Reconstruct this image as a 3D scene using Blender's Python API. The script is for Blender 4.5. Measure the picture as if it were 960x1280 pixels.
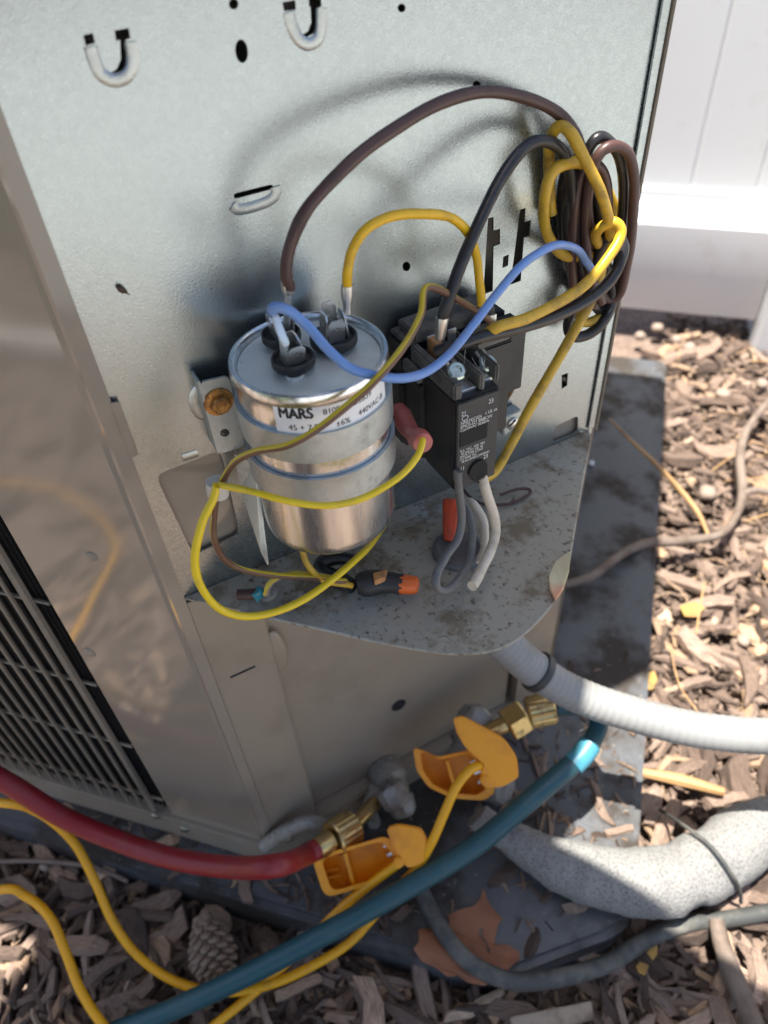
import bpy, bmesh, math, random
import numpy as np
from mathutils import Vector, Matrix
from mathutils.geometry import tessellate_polygon
random.seed(7); rng = np.random.default_rng(7)
for o in list(bpy.data.objects): bpy.data.objects.remove(o)
scene = bpy.context.scene
COL = scene.collection
# ------------------------------------------------------------------ camera
F, CX, CY = 931.0, 480.0, 640.0              # focal length and centre in photo pixels (960 x 1280)
HEADING = 19.7
_d = np.array([550.0 - CX, -(1600.0 - CY), -F]); _d /= np.linalg.norm(_d)      # camera-space direction of straight down
_up = -_d; _fw = np.array([0, 0, -1.0])
_h = _fw - _fw.dot(_up) * _up; _h /= np.linalg.norm(_h)
_r = np.cross(_h, _up); _a = math.radians(HEADING)
_Yc = math.cos(_a) * _h + math.sin(_a) * _r
_Xc = -math.sin(_a) * _h + math.cos(_a) * _r
ROT = np.array([_Xc, _Yc, _up])              # world = ROT @ camera
CAMZ = 0.70
CPOS = np.array([0, 0, CAMZ])
cam = bpy.data.cameras.new('camera'); camo = bpy.data.objects.new('camera', cam); COL.objects.link(camo)
camo.matrix_world = Matrix([[*ROT[0], 0], [*ROT[1], 0], [*ROT[2], CAMZ], [0, 0, 0, 1]])
cam.sensor_fit = 'VERTICAL'; cam.sensor_height = 24.0; cam.lens = F / 1280 * 24.0
cam.clip_start = 0.01; cam.clip_end = 500
cam.dof.use_dof = True; cam.dof.focus_distance = 0.36; cam.dof.aperture_fstop = 5.4
scene.camera = camo
scene.render.resolution_x = 768; scene.render.resolution_y = 1024
# ------------------------------------------------------------------ light
SUN = Vector((-0.110, -0.090, 1.0)).normalized()       # towards the sun
world = bpy.data.worlds.new('World'); scene.world = world; world.use_nodes = True
wn = world.node_tree.nodes; wn.clear()
sky = wn.new('ShaderNodeTexSky'); sky.sky_type = 'NISHITA'; sky.sun_disc = False; sky.air_density = 0.8; sky.dust_density = 2.2; sky.ozone_density = 0.6
sky.sun_elevation = math.asin(SUN.z); sky.sun_rotation = math.atan2(SUN.x, SUN.y)
bg = wn.new('ShaderNodeBackground'); bg.inputs[1].default_value = 0.086
wo = wn.new('ShaderNodeOutputWorld')
world.node_tree.links.new(sky.outputs[0], bg.inputs[0]); world.node_tree.links.new(bg.outputs[0], wo.inputs[0])
sl = bpy.data.lights.new('sun', 'SUN'); sl.energy = 5.0; sl.angle = math.radians(0.53); sl.color = (1.0, 0.92, 0.83)
so = bpy.data.objects.new('sun', sl); COL.objects.link(so); so.location = (0, 0, 6)
so.rotation_euler = SUN.to_track_quat('Z', 'Y').to_euler()
scene.view_settings.view_transform = 'Standard'; scene.view_settings.look = 'None'
scene.view_settings.exposure = 1.46; scene.view_settings.gamma = 1.0
scene.view_settings.use_white_balance = True; scene.view_settings.white_balance_temperature = 6350; scene.view_settings.white_balance_tint = 6
# ------------------------------------------------------------------ pixel -> place
S2 = math.sqrt(0.5)
PD = np.array([S2, S2, 0.0]); PN = np.array([S2, -S2, 0.0]); ZZ = np.array([0, 0, 1.0])    # open corner plate: along, out of it
def ray(x, y): return ROT @ np.array([x - CX, -(y - CY), -F])
def hit(x, y, p0, n):
    v = ray(x, y); return CPOS + v * (np.dot(np.asarray(p0) - CPOS, n) / np.dot(v, n))
def dp(x, y, d): return CPOS + ray(x, y) * d / F          # at optical depth d
CAPTOP = dp(385, 438, 0.300)
P0 = CAPTOP - PN * 0.036                                    # a point of the galvanised plate
def W(u, n, z): p = P0 + PD * u + PN * n; return np.array([p[0], p[1], z])   # plate coordinates -> world
def pl(x, y, n=0.0): return hit(x, y, P0 + PN * n, PN)      # on a plane parallel to the plate, n metres in front of it
def pu(x, y, n=0.0): p = pl(x, y, n); return (float(np.dot(p - P0, PD)), float(p[2]))
TRAYZ = 0.394; PADZ = 0.048; LY = 0.2029; RX = 0.0035
def tr(x, y, h=0.0): return hit(x, y, (0, 0, TRAYZ + h), ZZ)
def gr(x, y, z=0.0): return hit(x, y, (0, 0, z), ZZ)
def lf(x, y, n=0.0): return hit(x, y, (0, LY - n, 0), np.array([0, -1.0, 0]))
def un(p): q = np.asarray(p) - P0; return float(np.dot(q, PD)), float(np.dot(q, PN))
# ------------------------------------------------------------------ materials
def mat(name, col, rough=0.5, metal=0.0, spec=0.5, noise=None, bump=None, coat=0.0, emis=None):
    """noise: (scale, colour2, low, high[, detail]); bump: (scale, strength, distance)"""
    m = bpy.data.materials.new(name); m.use_nodes = True; nt = m.node_tree; b = nt.nodes['Principled BSDF']
    c = (*col, 1) if len(col) == 3 else col
    b.inputs['Base Color'].default_value = c; b.inputs['Roughness'].default_value = rough
    b.inputs['Metallic'].default_value = metal; b.inputs['Specular IOR Level'].default_value = spec
    b.inputs['Coat Weight'].default_value = coat
    tc = nt.nodes.new('ShaderNodeTexCoord')
    if noise:
        n = nt.nodes.new('ShaderNodeTexNoise'); n.inputs['Scale'].default_value = noise[0]; n.inputs['Detail'].default_value = noise[4] if len(noise) > 4 else 5
        r = nt.nodes.new('ShaderNodeMapRange'); r.inputs[1].default_value = noise[2]; r.inputs[2].default_value = noise[3]
        x = nt.nodes.new('ShaderNodeMix'); x.data_type = 'RGBA'
        nt.links.new(tc.outputs['Object'], n.inputs['Vector']); nt.links.new(n.outputs[0], r.inputs[0]); nt.links.new(r.outputs[0], x.inputs[0])
        x.inputs[6].default_value = c; x.inputs[7].default_value = (*noise[1], 1); nt.links.new(x.outputs[2], b.inputs['Base Color'])
        m['mix'] = x.name
    if bump:
        n2 = nt.nodes.new('ShaderNodeTexNoise'); n2.inputs['Scale'].default_value = bump[0]; n2.inputs['Detail'].default_value = 4
        bp = nt.nodes.new('ShaderNodeBump'); bp.inputs['Strength'].default_value = bump[1]; bp.inputs['Distance'].default_value = bump[2]
        nt.links.new(tc.outputs['Object'], n2.inputs['Vector']); nt.links.new(n2.outputs[0], bp.inputs['Height']); nt.links.new(bp.outputs[0], b.inputs['Normal'])
    return m
def over(m, scale, col, lo, hi, rough=None, metal=None, vec='Object', detail=6, stretch=None):
    """lay another noise-shaped layer (dust, stain, wear) over a material's colour, roughness and metalness"""
    nt = m.node_tree; b = nt.nodes['Principled BSDF']
    tc = nt.nodes.new('ShaderNodeTexCoord'); n = nt.nodes.new('ShaderNodeTexNoise')
    n.inputs['Scale'].default_value = scale; n.inputs['Detail'].default_value = detail; n.inputs['Roughness'].default_value = 0.62
    src = tc.outputs[vec]
    if stretch:
        mp = nt.nodes.new('ShaderNodeMapping'); mp.inputs['Scale'].default_value = stretch; nt.links.new(src, mp.inputs[0]); src = mp.outputs[0]
    nt.links.new(src, n.inputs['Vector'])
    r = nt.nodes.new('ShaderNodeMapRange'); r.inputs[1].default_value = lo; r.inputs[2].default_value = hi; nt.links.new(n.outputs[0], r.inputs[0])
    x = nt.nodes.new('ShaderNodeMix'); x.data_type = 'RGBA'; nt.links.new(r.outputs[0], x.inputs[0]); x.inputs[7].default_value = (*col, 1)
    ip = b.inputs['Base Color']
    if ip.links: nt.links.new(ip.links[0].from_socket, x.inputs[6])
    else: x.inputs[6].default_value = ip.default_value
    nt.links.new(x.outputs[2], ip)
    for key, val in (('Roughness', rough), ('Metallic', metal)):
        if val is None: continue
        y = nt.nodes.new('ShaderNodeMix'); y.data_type = 'FLOAT'; nt.links.new(r.outputs[0], y.inputs[0]); y.inputs[3].default_value = val
        ip = b.inputs[key]
        if ip.links: nt.links.new(ip.links[0].from_socket, y.inputs[2])
        else: y.inputs[2].default_value = ip.default_value
        nt.links.new(y.outputs[0], ip)
    return m
M = {}
def galv(name, col, rough, bumps=0.35):
    m = mat(name, col, rough, 0.93)
    nt = m.node_tree; b = nt.nodes['Principled BSDF']; tc = nt.nodes.new('ShaderNodeTexCoord')
    v = nt.nodes.new('ShaderNodeTexVoronoi'); v.inputs['Scale'].default_value = 420; nt.links.new(tc.outputs['Object'], v.inputs['Vector'])
    n = nt.nodes.new('ShaderNodeTexNoise'); n.inputs['Scale'].default_value = 900; n.inputs['Detail'].default_value = 3; nt.links.new(tc.outputs['Object'], n.inputs['Vector'])
    x = nt.nodes.new('ShaderNodeMix'); x.data_type = 'RGBA'; nt.links.new(v.outputs['Color'], x.inputs[0])
    x.inputs[6].default_value = (*[c * 0.93 for c in col], 1); x.inputs[7].default_value = (*[min(1, c * 1.07) for c in col], 1)
    nt.links.new(x.outputs[2], b.inputs['Base Color'])
    r = nt.nodes.new('ShaderNodeMapRange'); r.inputs[3].default_value = rough - 0.04; r.inputs[4].default_value = rough + 0.06
    nt.links.new(n.outputs[0], r.inputs[0]); nt.links.new(r.outputs[0], b.inputs['Roughness'])
    bp = nt.nodes.new('ShaderNodeBump'); bp.inputs['Strength'].default_value = bumps; bp.inputs['Distance'].default_value = 0.0006
    n3 = nt.nodes.new('ShaderNodeTexNoise'); n3.inputs['Scale'].default_value = 1100; n3.inputs['Detail'].default_value = 2; nt.links.new(tc.outputs['Object'], n3.inputs['Vector'])
    nt.links.new(n3.outputs[0], bp.inputs['Height']); nt.links.new(bp.outputs[0], b.inputs['Normal'])
    return m
M['stamp'] = galv('stamped_galvanised', (0.47, 0.50, 0.50), 0.33, .2)
M['galv'] = over(over(galv('galvanised_plate', (0.43, 0.475, 0.488), 0.27, .13), 4, (0.41, 0.46, 0.475), 0.45, 0.75, 0.29), 950, (0.39, 0.43, 0.445), 0.50, 0.72, detail=2)
M['tray'] = over(over(over(galv('galvanised_tray', (0.50, 0.54, 0.53), 0.45, 0.25), 16, (0.36, 0.33, 0.27), 0.22, 0.46, 0.85, 0.05), 45, (0.20, 0.16, 0.11), 0.50, 0.62, 0.9, 0.0), 300, (0.13, 0.10, 0.07), 0.56, 0.68, 0.95, 0.0)
M['strap'] = over(galv('galvanised_strap', (0.50, 0.54, 0.55), 0.46, 0.25), 60, (0.3, 0.28, 0.25), 0.58, 0.75, 0.6, 0.5)
M['beige'] = over(mat('beige_enamel', (0.305, 0.262, 0.212), 0.085, 0.0, 0.6, bump=(9, 0.03, 0.004)), 10, (0.315, 0.27, 0.22), 0.52, 0.75, 0.11)
M['beige2'] = over(mat('beige_enamel_dusty', (0.315, 0.268, 0.21), 0.3, 0.0, 0.5), 18, (0.25, 0.21, 0.16), 0.5, 0.75, 0.5)
M['alu'] = over(mat('brushed_aluminium', (0.80, 0.84, 0.87), 0.22, 1.0), 40, (0.66, 0.69, 0.71), 0.45, 0.7, 0.32, stretch=(8, 8, 0.7))
M['endplate'] = over(mat('tinned_end_plate', (0.82, 0.85, 0.80), 0.36, 0.35), 50, (0.7, 0.72, 0.68), 0.5, 0.7, 0.5)
M['tin'] = over(mat('tin_plate', (0.80, 0.79, 0.76), 0.3, 0.9), 120, (0.45, 0.43, 0.40), 0.52, 0.7, 0.4)
M['zinc'] = mat('zinc_screw', (0.55, 0.62, 0.56), 0.28, 1.0, noise=(300, (0.38, 0.40, 0.34), 0.45, 0.65))
M['rust'] = mat('brass_screw', (0.55, 0.28, 0.08), 0.4, 0.7, noise=(400, (0.25, 0.13, 0.06), 0.45, 0.65))
M['brass'] = over(mat('brass', (0.62, 0.45, 0.20), 0.3, 1.0), 150, (0.28, 0.2, 0.1), 0.5, 0.7, 0.5, 0.6)
M['grey_metal'] = over(mat('grey_valve_metal', (0.33, 0.32, 0.30), 0.5, 0.3), 90, (0.18, 0.16, 0.13), 0.45, 0.7, 0.8)
M['black_plastic'] = over(mat('black_plastic', (0.018, 0.019, 0.022), 0.38), 60, (0.05, 0.048, 0.042), 0.42, 0.75, 0.75)
M['contactor_face'] = over(mat('black_moulded_face', (0.035, 0.036, 0.038), 0.5), 110, (0.085, 0.08, 0.07), 0.45, 0.75, 0.85)
M['dusty'] = over(mat('dusty_black_plastic', (0.06, 0.058, 0.055), 0.6), 90, (0.19, 0.18, 0.155), 0.32, 0.6, 0.9)
M['print'] = mat('white_print', (0.78, 0.78, 0.76), 0.6)
M['ink'] = mat('black_ink', (0.02, 0.02, 0.022), 0.6)
M['label'] = mat('label_paper', (0.88, 0.88, 0.88), 0.45, noise=(60, (0.80, 0.80, 0.79), 0.5, 0.8))
M['dark'] = mat('dark_inside', (0.012, 0.012, 0.013), 0.8)
def wire_mat(name, col, rough=0.38, dirt=(0.12, 0.1, 0.07), lo=0.52, hi=0.8):
    return over(mat(name, col, rough, 0, 0.5, bump=(220, 0.12, 0.001)), 75, dirt, lo, hi, 0.65)
M['brown_wire'] = wire_mat('brown_insulation', (0.085, 0.042, 0.036), 0.4, (0.05, 0.035, 0.03))
M['black_wire'] = wire_mat('black_insulation', (0.022, 0.021, 0.022), 0.3, (0.07, 0.065, 0.06))
M['yellow_wire'] = wire_mat('yellow_insulation', (0.80, 0.47, 0.012), 0.35, (0.42, 0.24, 0.03), 0.55, 0.8)
M['yellow_dirty'] = wire_mat('yellow_insulation_dusty', (0.62, 0.38, 0.03), 0.38, (0.26, 0.16, 0.04), 0.48, 0.72)
M['yellow_thin'] = wire_mat('bright_yellow_insulation', (0.83, 0.60, 0.015), 0.33, (0.5, 0.36, 0.05), 0.58, 0.8)
M['blue_wire'] = wire_mat('blue_insulation', (0.16, 0.30, 0.66), 0.33, (0.22, 0.30, 0.45), 0.5, 0.75)
M['grey_wire'] = wire_mat('grey_insulation', (0.115, 0.115, 0.118), 0.42, (0.2, 0.19, 0.17), 0.5, 0.75)
M['white_wire'] = wire_mat('white_insulation', (0.62, 0.55, 0.45), 0.42, (0.42, 0.36, 0.27), 0.5, 0.75)
def striped(name, ca, cb, lo, hi):
    m = mat(name, ca, 0.36); nt = m.node_tree; b = nt.nodes['Principled BSDF']
    uv = nt.nodes.new('ShaderNodeUVMap'); sp = nt.nodes.new('ShaderNodeSeparateXYZ'); nt.links.new(uv.outputs[0], sp.inputs[0])
    g = nt.nodes.new('ShaderNodeMath'); g.operation = 'GREATER_THAN'; g.inputs[1].default_value = lo
    l = nt.nodes.new('ShaderNodeMath'); l.operation = 'LESS_THAN'; l.inputs[1].default_value = hi
    k = nt.nodes.new('ShaderNodeMath'); k.operation = 'MULTIPLY'
    nt.links.new(sp.outputs[1], g.inputs[0]); nt.links.new(sp.outputs[1], l.inputs[0]); nt.links.new(g.outputs[0], k.inputs[0]); nt.links.new(l.outputs[0], k.inputs[1])
    x = nt.nodes.new('ShaderNodeMix'); x.data_type = 'RGBA'; nt.links.new(k.outputs[0], x.inputs[0]); x.inputs[6].default_value = (*ca, 1); x.inputs[7].default_value = (*cb, 1)
    nt.links.new(x.outputs[2], b.inputs['Base Color'])
    return over(m, 90, (0.2, 0.13, 0.06), 0.55, 0.8, 0.6)
M['brown_yellow'] = striped('brown_yellow_stripe', (0.15, 0.075, 0.045), (0.62, 0.46, 0.02), 0.30, 0.70)
M['grey_yellow'] = striped('grey_yellow_stripe', (0.26, 0.22, 0.19), (0.60, 0.46, 0.05), 0.45, 0.8)
M['pink'] = over(mat('red_vinyl_sleeve', (0.50, 0.13, 0.11), 0.35), 80, (0.35, 0.16, 0.13), 0.45, 0.7, 0.6)
M['red_nut'] = mat('red_wire_nut', (0.68, 0.075, 0.02), 0.4, noise=(160, (0.45, 0.07, 0.03), 0.45, 0.7))
M['orange_nut'] = mat('orange_wire_nut', (0.80, 0.14, 0.015), 0.4, noise=(160, (0.5, 0.12, 0.03), 0.5, 0.75))
M['tan'] = mat('tan_copper_strand', (0.6, 0.30, 0.12), 0.45, noise=(200, (0.4, 0.2, 0.1), 0.45, 0.7))
M['teal'] = mat('teal_tape', (0.03, 0.23, 0.28), 0.5)
M['tie'] = mat('clear_nylon', (0.55, 0.52, 0.46), 0.4)
M['clamp'] = over(mat('orange_yellow_plastic', (0.86, 0.34, 0.004), 0.45, bump=(90, 0.1, 0.001)), 40, (0.62, 0.23, 0.02), 0.5, 0.75, 0.55)
M['cord'] = over(mat('amber_cord', (0.83, 0.40, 0.008), 0.4), 60, (0.6, 0.28, 0.02), 0.55, 0.8)
M['red_hose'] = over(mat('red_hose_rubber', (0.25, 0.014, 0.02), 0.42, bump=(300, 0.15, 0.0008)), 35, (0.25, 0.05, 0.05), 0.5, 0.75, 0.6)
M['blue_hose'] = over(mat('blue_hose_rubber', (0.018, 0.078, 0.098), 0.4, bump=(300, 0.15, 0.0008)), 35, (0.045, 0.10, 0.115), 0.5, 0.75, 0.6)
M['blue_tip'] = mat('light_blue_sleeve', (0.07, 0.27, 0.36), 0.42)
M['rubber'] = mat('black_rubber', (0.03, 0.035, 0.038), 0.5, noise=(90, (0.07, 0.07, 0.065), 0.5, 0.75))
M['conduit'] = over(mat('grey_conduit', (0.27, 0.27, 0.265), 0.5), 30, (0.21, 0.20, 0.185), 0.48, 0.75, 0.7)
M['foam'] = over(over(mat('grey_foam', (0.25, 0.245, 0.235), 0.95, bump=(420, 0.6, 0.002)), 500, (0.15, 0.148, 0.145), 0.5, 0.6), 12, (0.30, 0.28, 0.25), 0.5, 0.75)
M['cable'] = over(mat('grey_cable', (0.055, 0.057, 0.055), 0.6), 40, (0.17, 0.16, 0.14), 0.45, 0.7, 0.8)
M['pad'] = over(over(mat('grey_plastic_pad', (0.085, 0.090, 0.100), 0.42, bump=(160, 0.25, 0.002)), 11, (0.042, 0.034, 0.028), 0.46, 0.58, 0.85), 180, (0.22, 0.2, 0.17), 0.63, 0.72, 0.9)
M['vinyl'] = over(mat('white_vinyl', (0.77, 0.78, 0.79), 0.32), 25, (0.68, 0.67, 0.65), 0.58, 0.85, .5)
M['fins'] = mat('dark_coil', (0.015, 0.015, 0.016), 0.6)
M['grille'] = over(mat('coated_wire_guard', (0.26, 0.225, 0.18), 0.4), 50, (0.17, 0.145, 0.115), 0.5, 0.75, 0.6)
M['leaf'] = over(mat('dry_maple_leaf', (0.26, 0.105, 0.05), 0.65, bump=(60, 0.4, 0.004)), 30, (0.17, 0.07, 0.04), 0.48, 0.7)
M['twig'] = over(mat('grey_twig', (0.20, 0.155, 0.125), 0.85, bump=(150, 0.6, 0.002)), 40, (0.12, 0.085, 0.065), 0.45, 0.65)
M['straw'] = over(mat('straw', (0.45, 0.27, 0.12), 0.7), 40, (0.3, 0.16, 0.07), 0.5, 0.7)
M['pale_chip'] = mat('pale_petal', (0.74, 0.66, 0.44), 0.6, noise=(25, (0.75, 0.4, 0.24), 0.5, 0.62))
M['cone'] = over(mat('pine_cone_wood', (0.20, 0.14, 0.10), 0.8), 120, (0.36, 0.28, 0.21), 0.48, 0.66)
M['fuzz'] = mat('lint', (0.35, 0.33, 0.3), 0.9)
M['stone'] = mat('pale_pebble', (0.30, 0.235, 0.19), 0.8, noise=(50, (0.2, 0.15, 0.12), 0.45, 0.65))
M['insect'] = mat('insect_shell', (0.075, 0.04, 0.02), 0.45)
M['bread'] = mat('yellow_leaf', (0.40, 0.25, 0.06), 0.7, noise=(60, (.3, .17, .06), .45, .6))
def chip_mat():
    m = mat('mulch_wood', (0.13, 0.085, 0.06), 0.85); nt = m.node_tree; b = nt.nodes['Principled BSDF']
    g = nt.nodes.new('ShaderNodeNewGeometry'); oi = nt.nodes.new('ShaderNodeObjectInfo')
    ad = nt.nodes.new('ShaderNodeMath'); ad.operation = 'ADD'; nt.links.new(g.outputs['Random Per Island'], ad.inputs[0]); nt.links.new(oi.outputs['Random'], ad.inputs[1])
    fr = nt.nodes.new('ShaderNodeMath'); fr.operation = 'FRACT'; nt.links.new(ad.outputs[0], fr.inputs[0])
    cr = nt.nodes.new('ShaderNodeValToRGB'); nt.links.new(fr.outputs[0], cr.inputs[0]); e = cr.color_ramp.elements
    cols = [(0.0, (0.075, 0.050, 0.038)), (0.2, (0.175, 0.120, 0.092)), (0.5, (0.28, 0.196, 0.150)), (0.78, (0.40, 0.288, 0.225)), (0.93, (0.52, 0.34, 0.21)), (1.0, (0.62, 0.47, 0.34))]
    e[0].position = 0; e[0].color = (*cols[0][1], 1); e[1].position = 1; e[1].color = (*cols[-1][1], 1)
    for p, c in cols[1:-1]: k = e.new(p); k.color = (*c, 1)
    uv = nt.nodes.new('ShaderNodeUVMap'); mp = nt.nodes.new('ShaderNodeMapping'); mp.inputs['Scale'].default_value = (3.0, 26, 1); nt.links.new(uv.outputs[0], mp.inputs[0])
    n = nt.nodes.new('ShaderNodeTexNoise'); n.inputs['Scale'].default_value = 2.2; n.inputs['Detail'].default_value = 6; nt.links.new(mp.outputs[0], n.inputs['Vector'])
    r = nt.nodes.new('ShaderNodeMapRange'); r.inputs[1].default_value = 0.3; r.inputs[2].default_value = 0.7; r.inputs[3].default_value = 0.45; r.inputs[4].default_value = 1.35; nt.links.new(n.outputs[0], r.inputs[0])
    mu = nt.nodes.new('ShaderNodeVectorMath'); mu.operation = 'SCALE'; nt.links.new(cr.outputs[0], mu.inputs[0]); nt.links.new(r.outputs[0], mu.inputs['Scale'])
    nt.links.new(mu.outputs[0], b.inputs['Base Color'])
    bp = nt.nodes.new('ShaderNodeBump'); bp.inputs['Strength'].default_value = 0.9; bp.inputs['Distance'].default_value = 0.0025; nt.links.new(n.outputs[0], bp.inputs['Height']); nt.links.new(bp.outputs[0], b.inputs['Normal'])
    return m
M['chip'] = chip_mat()
M['ground'] = over(over(mat('mulch_soil', (0.19, 0.137, 0.11), 0.95, bump=(60, 0.9, 0.02)), 28, (0.25, 0.18, 0.14), 0.42, 0.62), 140, (0.06, 0.042, 0.034), 0.52, 0.68)
# ------------------------------------------------------------------ building helpers
def link(name, me, m, parent=None, smooth=False, angle=None):
    if m is not None: me.materials.append(m)
    o = bpy.data.objects.new(name, me); COL.objects.link(o)
    if smooth:
        me.polygons.foreach_set('use_smooth', [True] * len(me.polygons))
        if angle: 
            try: me.set_sharp_from_angle(angle=math.radians(angle))
            except Exception: pass
    if parent is not None:
        o.parent = parent; o.matrix_parent_inverse = wmat(parent).inverted()
    else:
        n = len(me.vertices)
        if n:
            co = np.empty(n * 3); me.vertices.foreach_get('co', co); co = co.reshape(-1, 3)
            c = (co.min(0) + co.max(0)) / 2; c[2] = co[:, 2].min()
            me.vertices.foreach_set('co', (co - c).ravel()); o.location = c
    return o
def wmat(o):
    m = Matrix.LocRotScale(o.location, o.rotation_euler, o.scale)
    return (wmat(o.parent) @ o.matrix_parent_inverse @ m) if o.parent else m
def thing(name, label, cat, loc, group=None):
    o = bpy.data.objects.new(name, None); COL.objects.link(o); o.location = loc; o.empty_display_size = 0.02
    return tag(o, label, cat, group)
def tag(o, label, cat, group=None):
    o['label'] = label; o['category'] = cat
    if group: o['group'] = group
    return o
def struct(o): o['kind'] = 'structure'; return o
def pyme(name, v, f):
    me = bpy.data.meshes.new(name); me.from_pydata([tuple(map(float, p)) for p in v], [], f); me.update(); return me
def bmme(name, bm, recalc=True):
    if recalc: bmesh.ops.recalc_face_normals(bm, faces=bm.faces)
    me = bpy.data.meshes.new(name); bm.to_mesh(me); bm.free(); return me
def spline(pts, per=8):
    P = np.array(pts, float); n = len(P)
    if n == 2: return np.array([P[0] + (P[1] - P[0]) * t for t in np.linspace(0, 1, per + 1)])
    out = []
    for i in range(n - 1):
        p0 = P[i - 1] if i else 2 * P[0] - P[1]; p1, p2 = P[i], P[i + 1]; p3 = P[i + 2] if i + 2 < n else 2 * P[-1] - P[-2]
        for t in np.arange(per) / per:
            out.append(0.5 * (2 * p1 + (p2 - p0) * t + (2 * p0 - 5 * p1 + 4 * p2 - p3) * t * t + (3 * p1 - p0 - 3 * p2 + p3) * t ** 3))
    out.append(P[-1]); return np.array(out)
def tube_geo(C, rad, segs=12, cap=True, twist=0.0, upf=None):
    n = len(C); T = np.gradient(C, axis=0); T /= np.linalg.norm(T, axis=1)[:, None] + 1e-12
    R = np.full(n, rad) if np.isscalar(rad) else np.interp(np.linspace(0, 1, n), np.linspace(0, 1, len(rad)), rad)
    a = np.array([0, 0, 1.0]) if abs(T[0][2]) < 0.9 else np.array([1.0, 0, 0])
    N = np.cross(T[0], a); N /= np.linalg.norm(N); V = []; 
    for i in range(n):
        if upf is not None: N = np.array(upf, float)
        N = N - N.dot(T[i]) * T[i]; N /= np.linalg.norm(N); B = np.cross(T[i], N)
        for k in range(segs):
            t = 2 * math.pi * k / segs + twist * i
            V.append(C[i] + R[i] * (math.cos(t) * N + math.sin(t) * B))
    Fc = []; 
    for i in range(n - 1):
        for k in range(segs):
            k2 = (k + 1) % segs; Fc.append((i * segs + k, i * segs + k2, (i + 1) * segs + k2, (i + 1) * segs + k))
    if cap: Fc.append(tuple(range(segs - 1, -1, -1))); Fc.append(tuple((n - 1) * segs + k for k in range(segs)))
    return V, Fc
def tube(name, pts, rad, m, parent=None, segs=12, per=8, uv=False, twist=0.0, raw=False, wob=0.0):
    C = np.array(pts) if raw else spline(pts, per)
    if wob:
        n_ = len(C); r0 = np.random.default_rng(n_ * 7 + int(abs(C[0][0]) * 1e5)); kx = np.arange(0, n_ + 14, 7); w_ = np.stack([np.interp(np.arange(n_), kx, r0.normal(0, wob, len(kx))) for _ in range(3)], 1)
        w_ = np.stack([np.convolve(np.pad(w_[:, q], 3, 'edge'), np.ones(7) / 7, 'valid') for q in range(3)], 1); w_[0] *= 0; w_[-1] *= 0; C = C + w_
        rr_ = np.interp(np.linspace(0, 1, n_), np.linspace(0, 1, len(np.atleast_1d(rad))) if not np.isscalar(rad) else [0, 1], rad if not np.isscalar(rad) else [rad, rad]); rad = rr_ * (1 + np.convolve(r0.normal(0, .05, n_ + 4), np.ones(5) / 5, 'valid'))
    V, Fc = tube_geo(C, rad, segs, True, twist, (-.45, .15, .9) if uv else None); me = pyme(name, V, Fc)
    if uv:
        L = me.uv_layers.new(name='UVMap'); n = len(C); i = 0
        seg = np.concatenate([[0], np.cumsum(np.linalg.norm(np.diff(C, axis=0), axis=1))])
        for p in me.polygons:
            for j, li in enumerate(p.loop_indices):
                vi = me.loops[li].vertex_index; k = vi % segs
                k = (k + segs // 2) % segs; v = k / segs
                if len(p.vertices) == 4 and k == 0 and any(((q + segs // 2) % segs) == segs - 1 for q in p.vertices): v = 1.0
                L.data[li].uv = (seg[vi // segs] * 20, v)
    return link(name, me, m, parent, True, 50)
def lathe(name, prof, base, axis, m, parent=None, segs=28, smooth=True, angle=35):
    axis = np.asarray(axis, float); axis = axis / np.linalg.norm(axis)
    if name == 'valve_cap': segs, smooth = 8, False
    a = np.array([0, 0, 1.0]) if abs(axis[2]) < 0.9 else np.array([1.0, 0, 0]); N = np.cross(axis, a); N /= np.linalg.norm(N); B = np.cross(axis, N)
    V = []; 
    for r, h in prof:
        for k in range(segs):
            t = 2 * math.pi * k / segs; V.append(np.asarray(base) + axis * h + max(r, 1e-5) * (math.cos(t) * N + math.sin(t) * B))
    Fc = []
    for i in range(len(prof) - 1):
        for k in range(segs):
            k2 = (k + 1) % segs; Fc.append((i * segs + k, i * segs + k2, (i + 1) * segs + k2, (i + 1) * segs + k))
    Fc.append(tuple(range(segs - 1, -1, -1))); Fc.append(tuple((len(prof) - 1) * segs + k for k in range(segs)))
    bm = bmesh.new(); vs = [bm.verts.new(v) for v in V]
    for f in Fc: bm.faces.new([vs[i] for i in f])
    return link(name, bmme(name, bm), m, parent, smooth, angle)
def prism(name, base, vec, m, parent=None, bevel=0.0, holes=(), smooth=False):
    """a flat outline (with holes) extruded by vec"""
    loops = [list(map(np.asarray, base))] + [list(map(np.asarray, h)) for h in holes]
    flat = [p for l in loops for p in l]; tris = tessellate_polygon([[Vector(p) for p in l] for l in loops])
    bm = bmesh.new(); A = [bm.verts.new(p) for p in flat]; B = [bm.verts.new(p + np.asarray(vec)) for p in flat]
    for t in tris:
        try: bm.faces.new([A[i] for i in t]); bm.faces.new([B[i] for i in reversed(t)])
        except ValueError: pass
    s = 0
    for l in loops:
        n = len(l)
        for i in range(n):
            j = (i + 1) % n
            try: bm.faces.new([A[s + i], A[s + j], B[s + j], B[s + i]])
            except ValueError: pass
        s += n
    bmesh.ops.recalc_face_normals(bm, faces=bm.faces)
    if bevel:
        bmesh.ops.dissolve_limit(bm, angle_limit=0.02, verts=bm.verts, edges=bm.edges)
        ed = [e for e in bm.edges if len(e.link_faces) == 2 and e.calc_face_angle(0) > 0.5]
        bmesh.ops.bevel(bm, geom=ed, offset=bevel, segments=2, affect='EDGES', clamp_overlap=True)
    return link(name, bmme(name, bm), m, parent, smooth or bool(bevel), 40)
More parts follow.
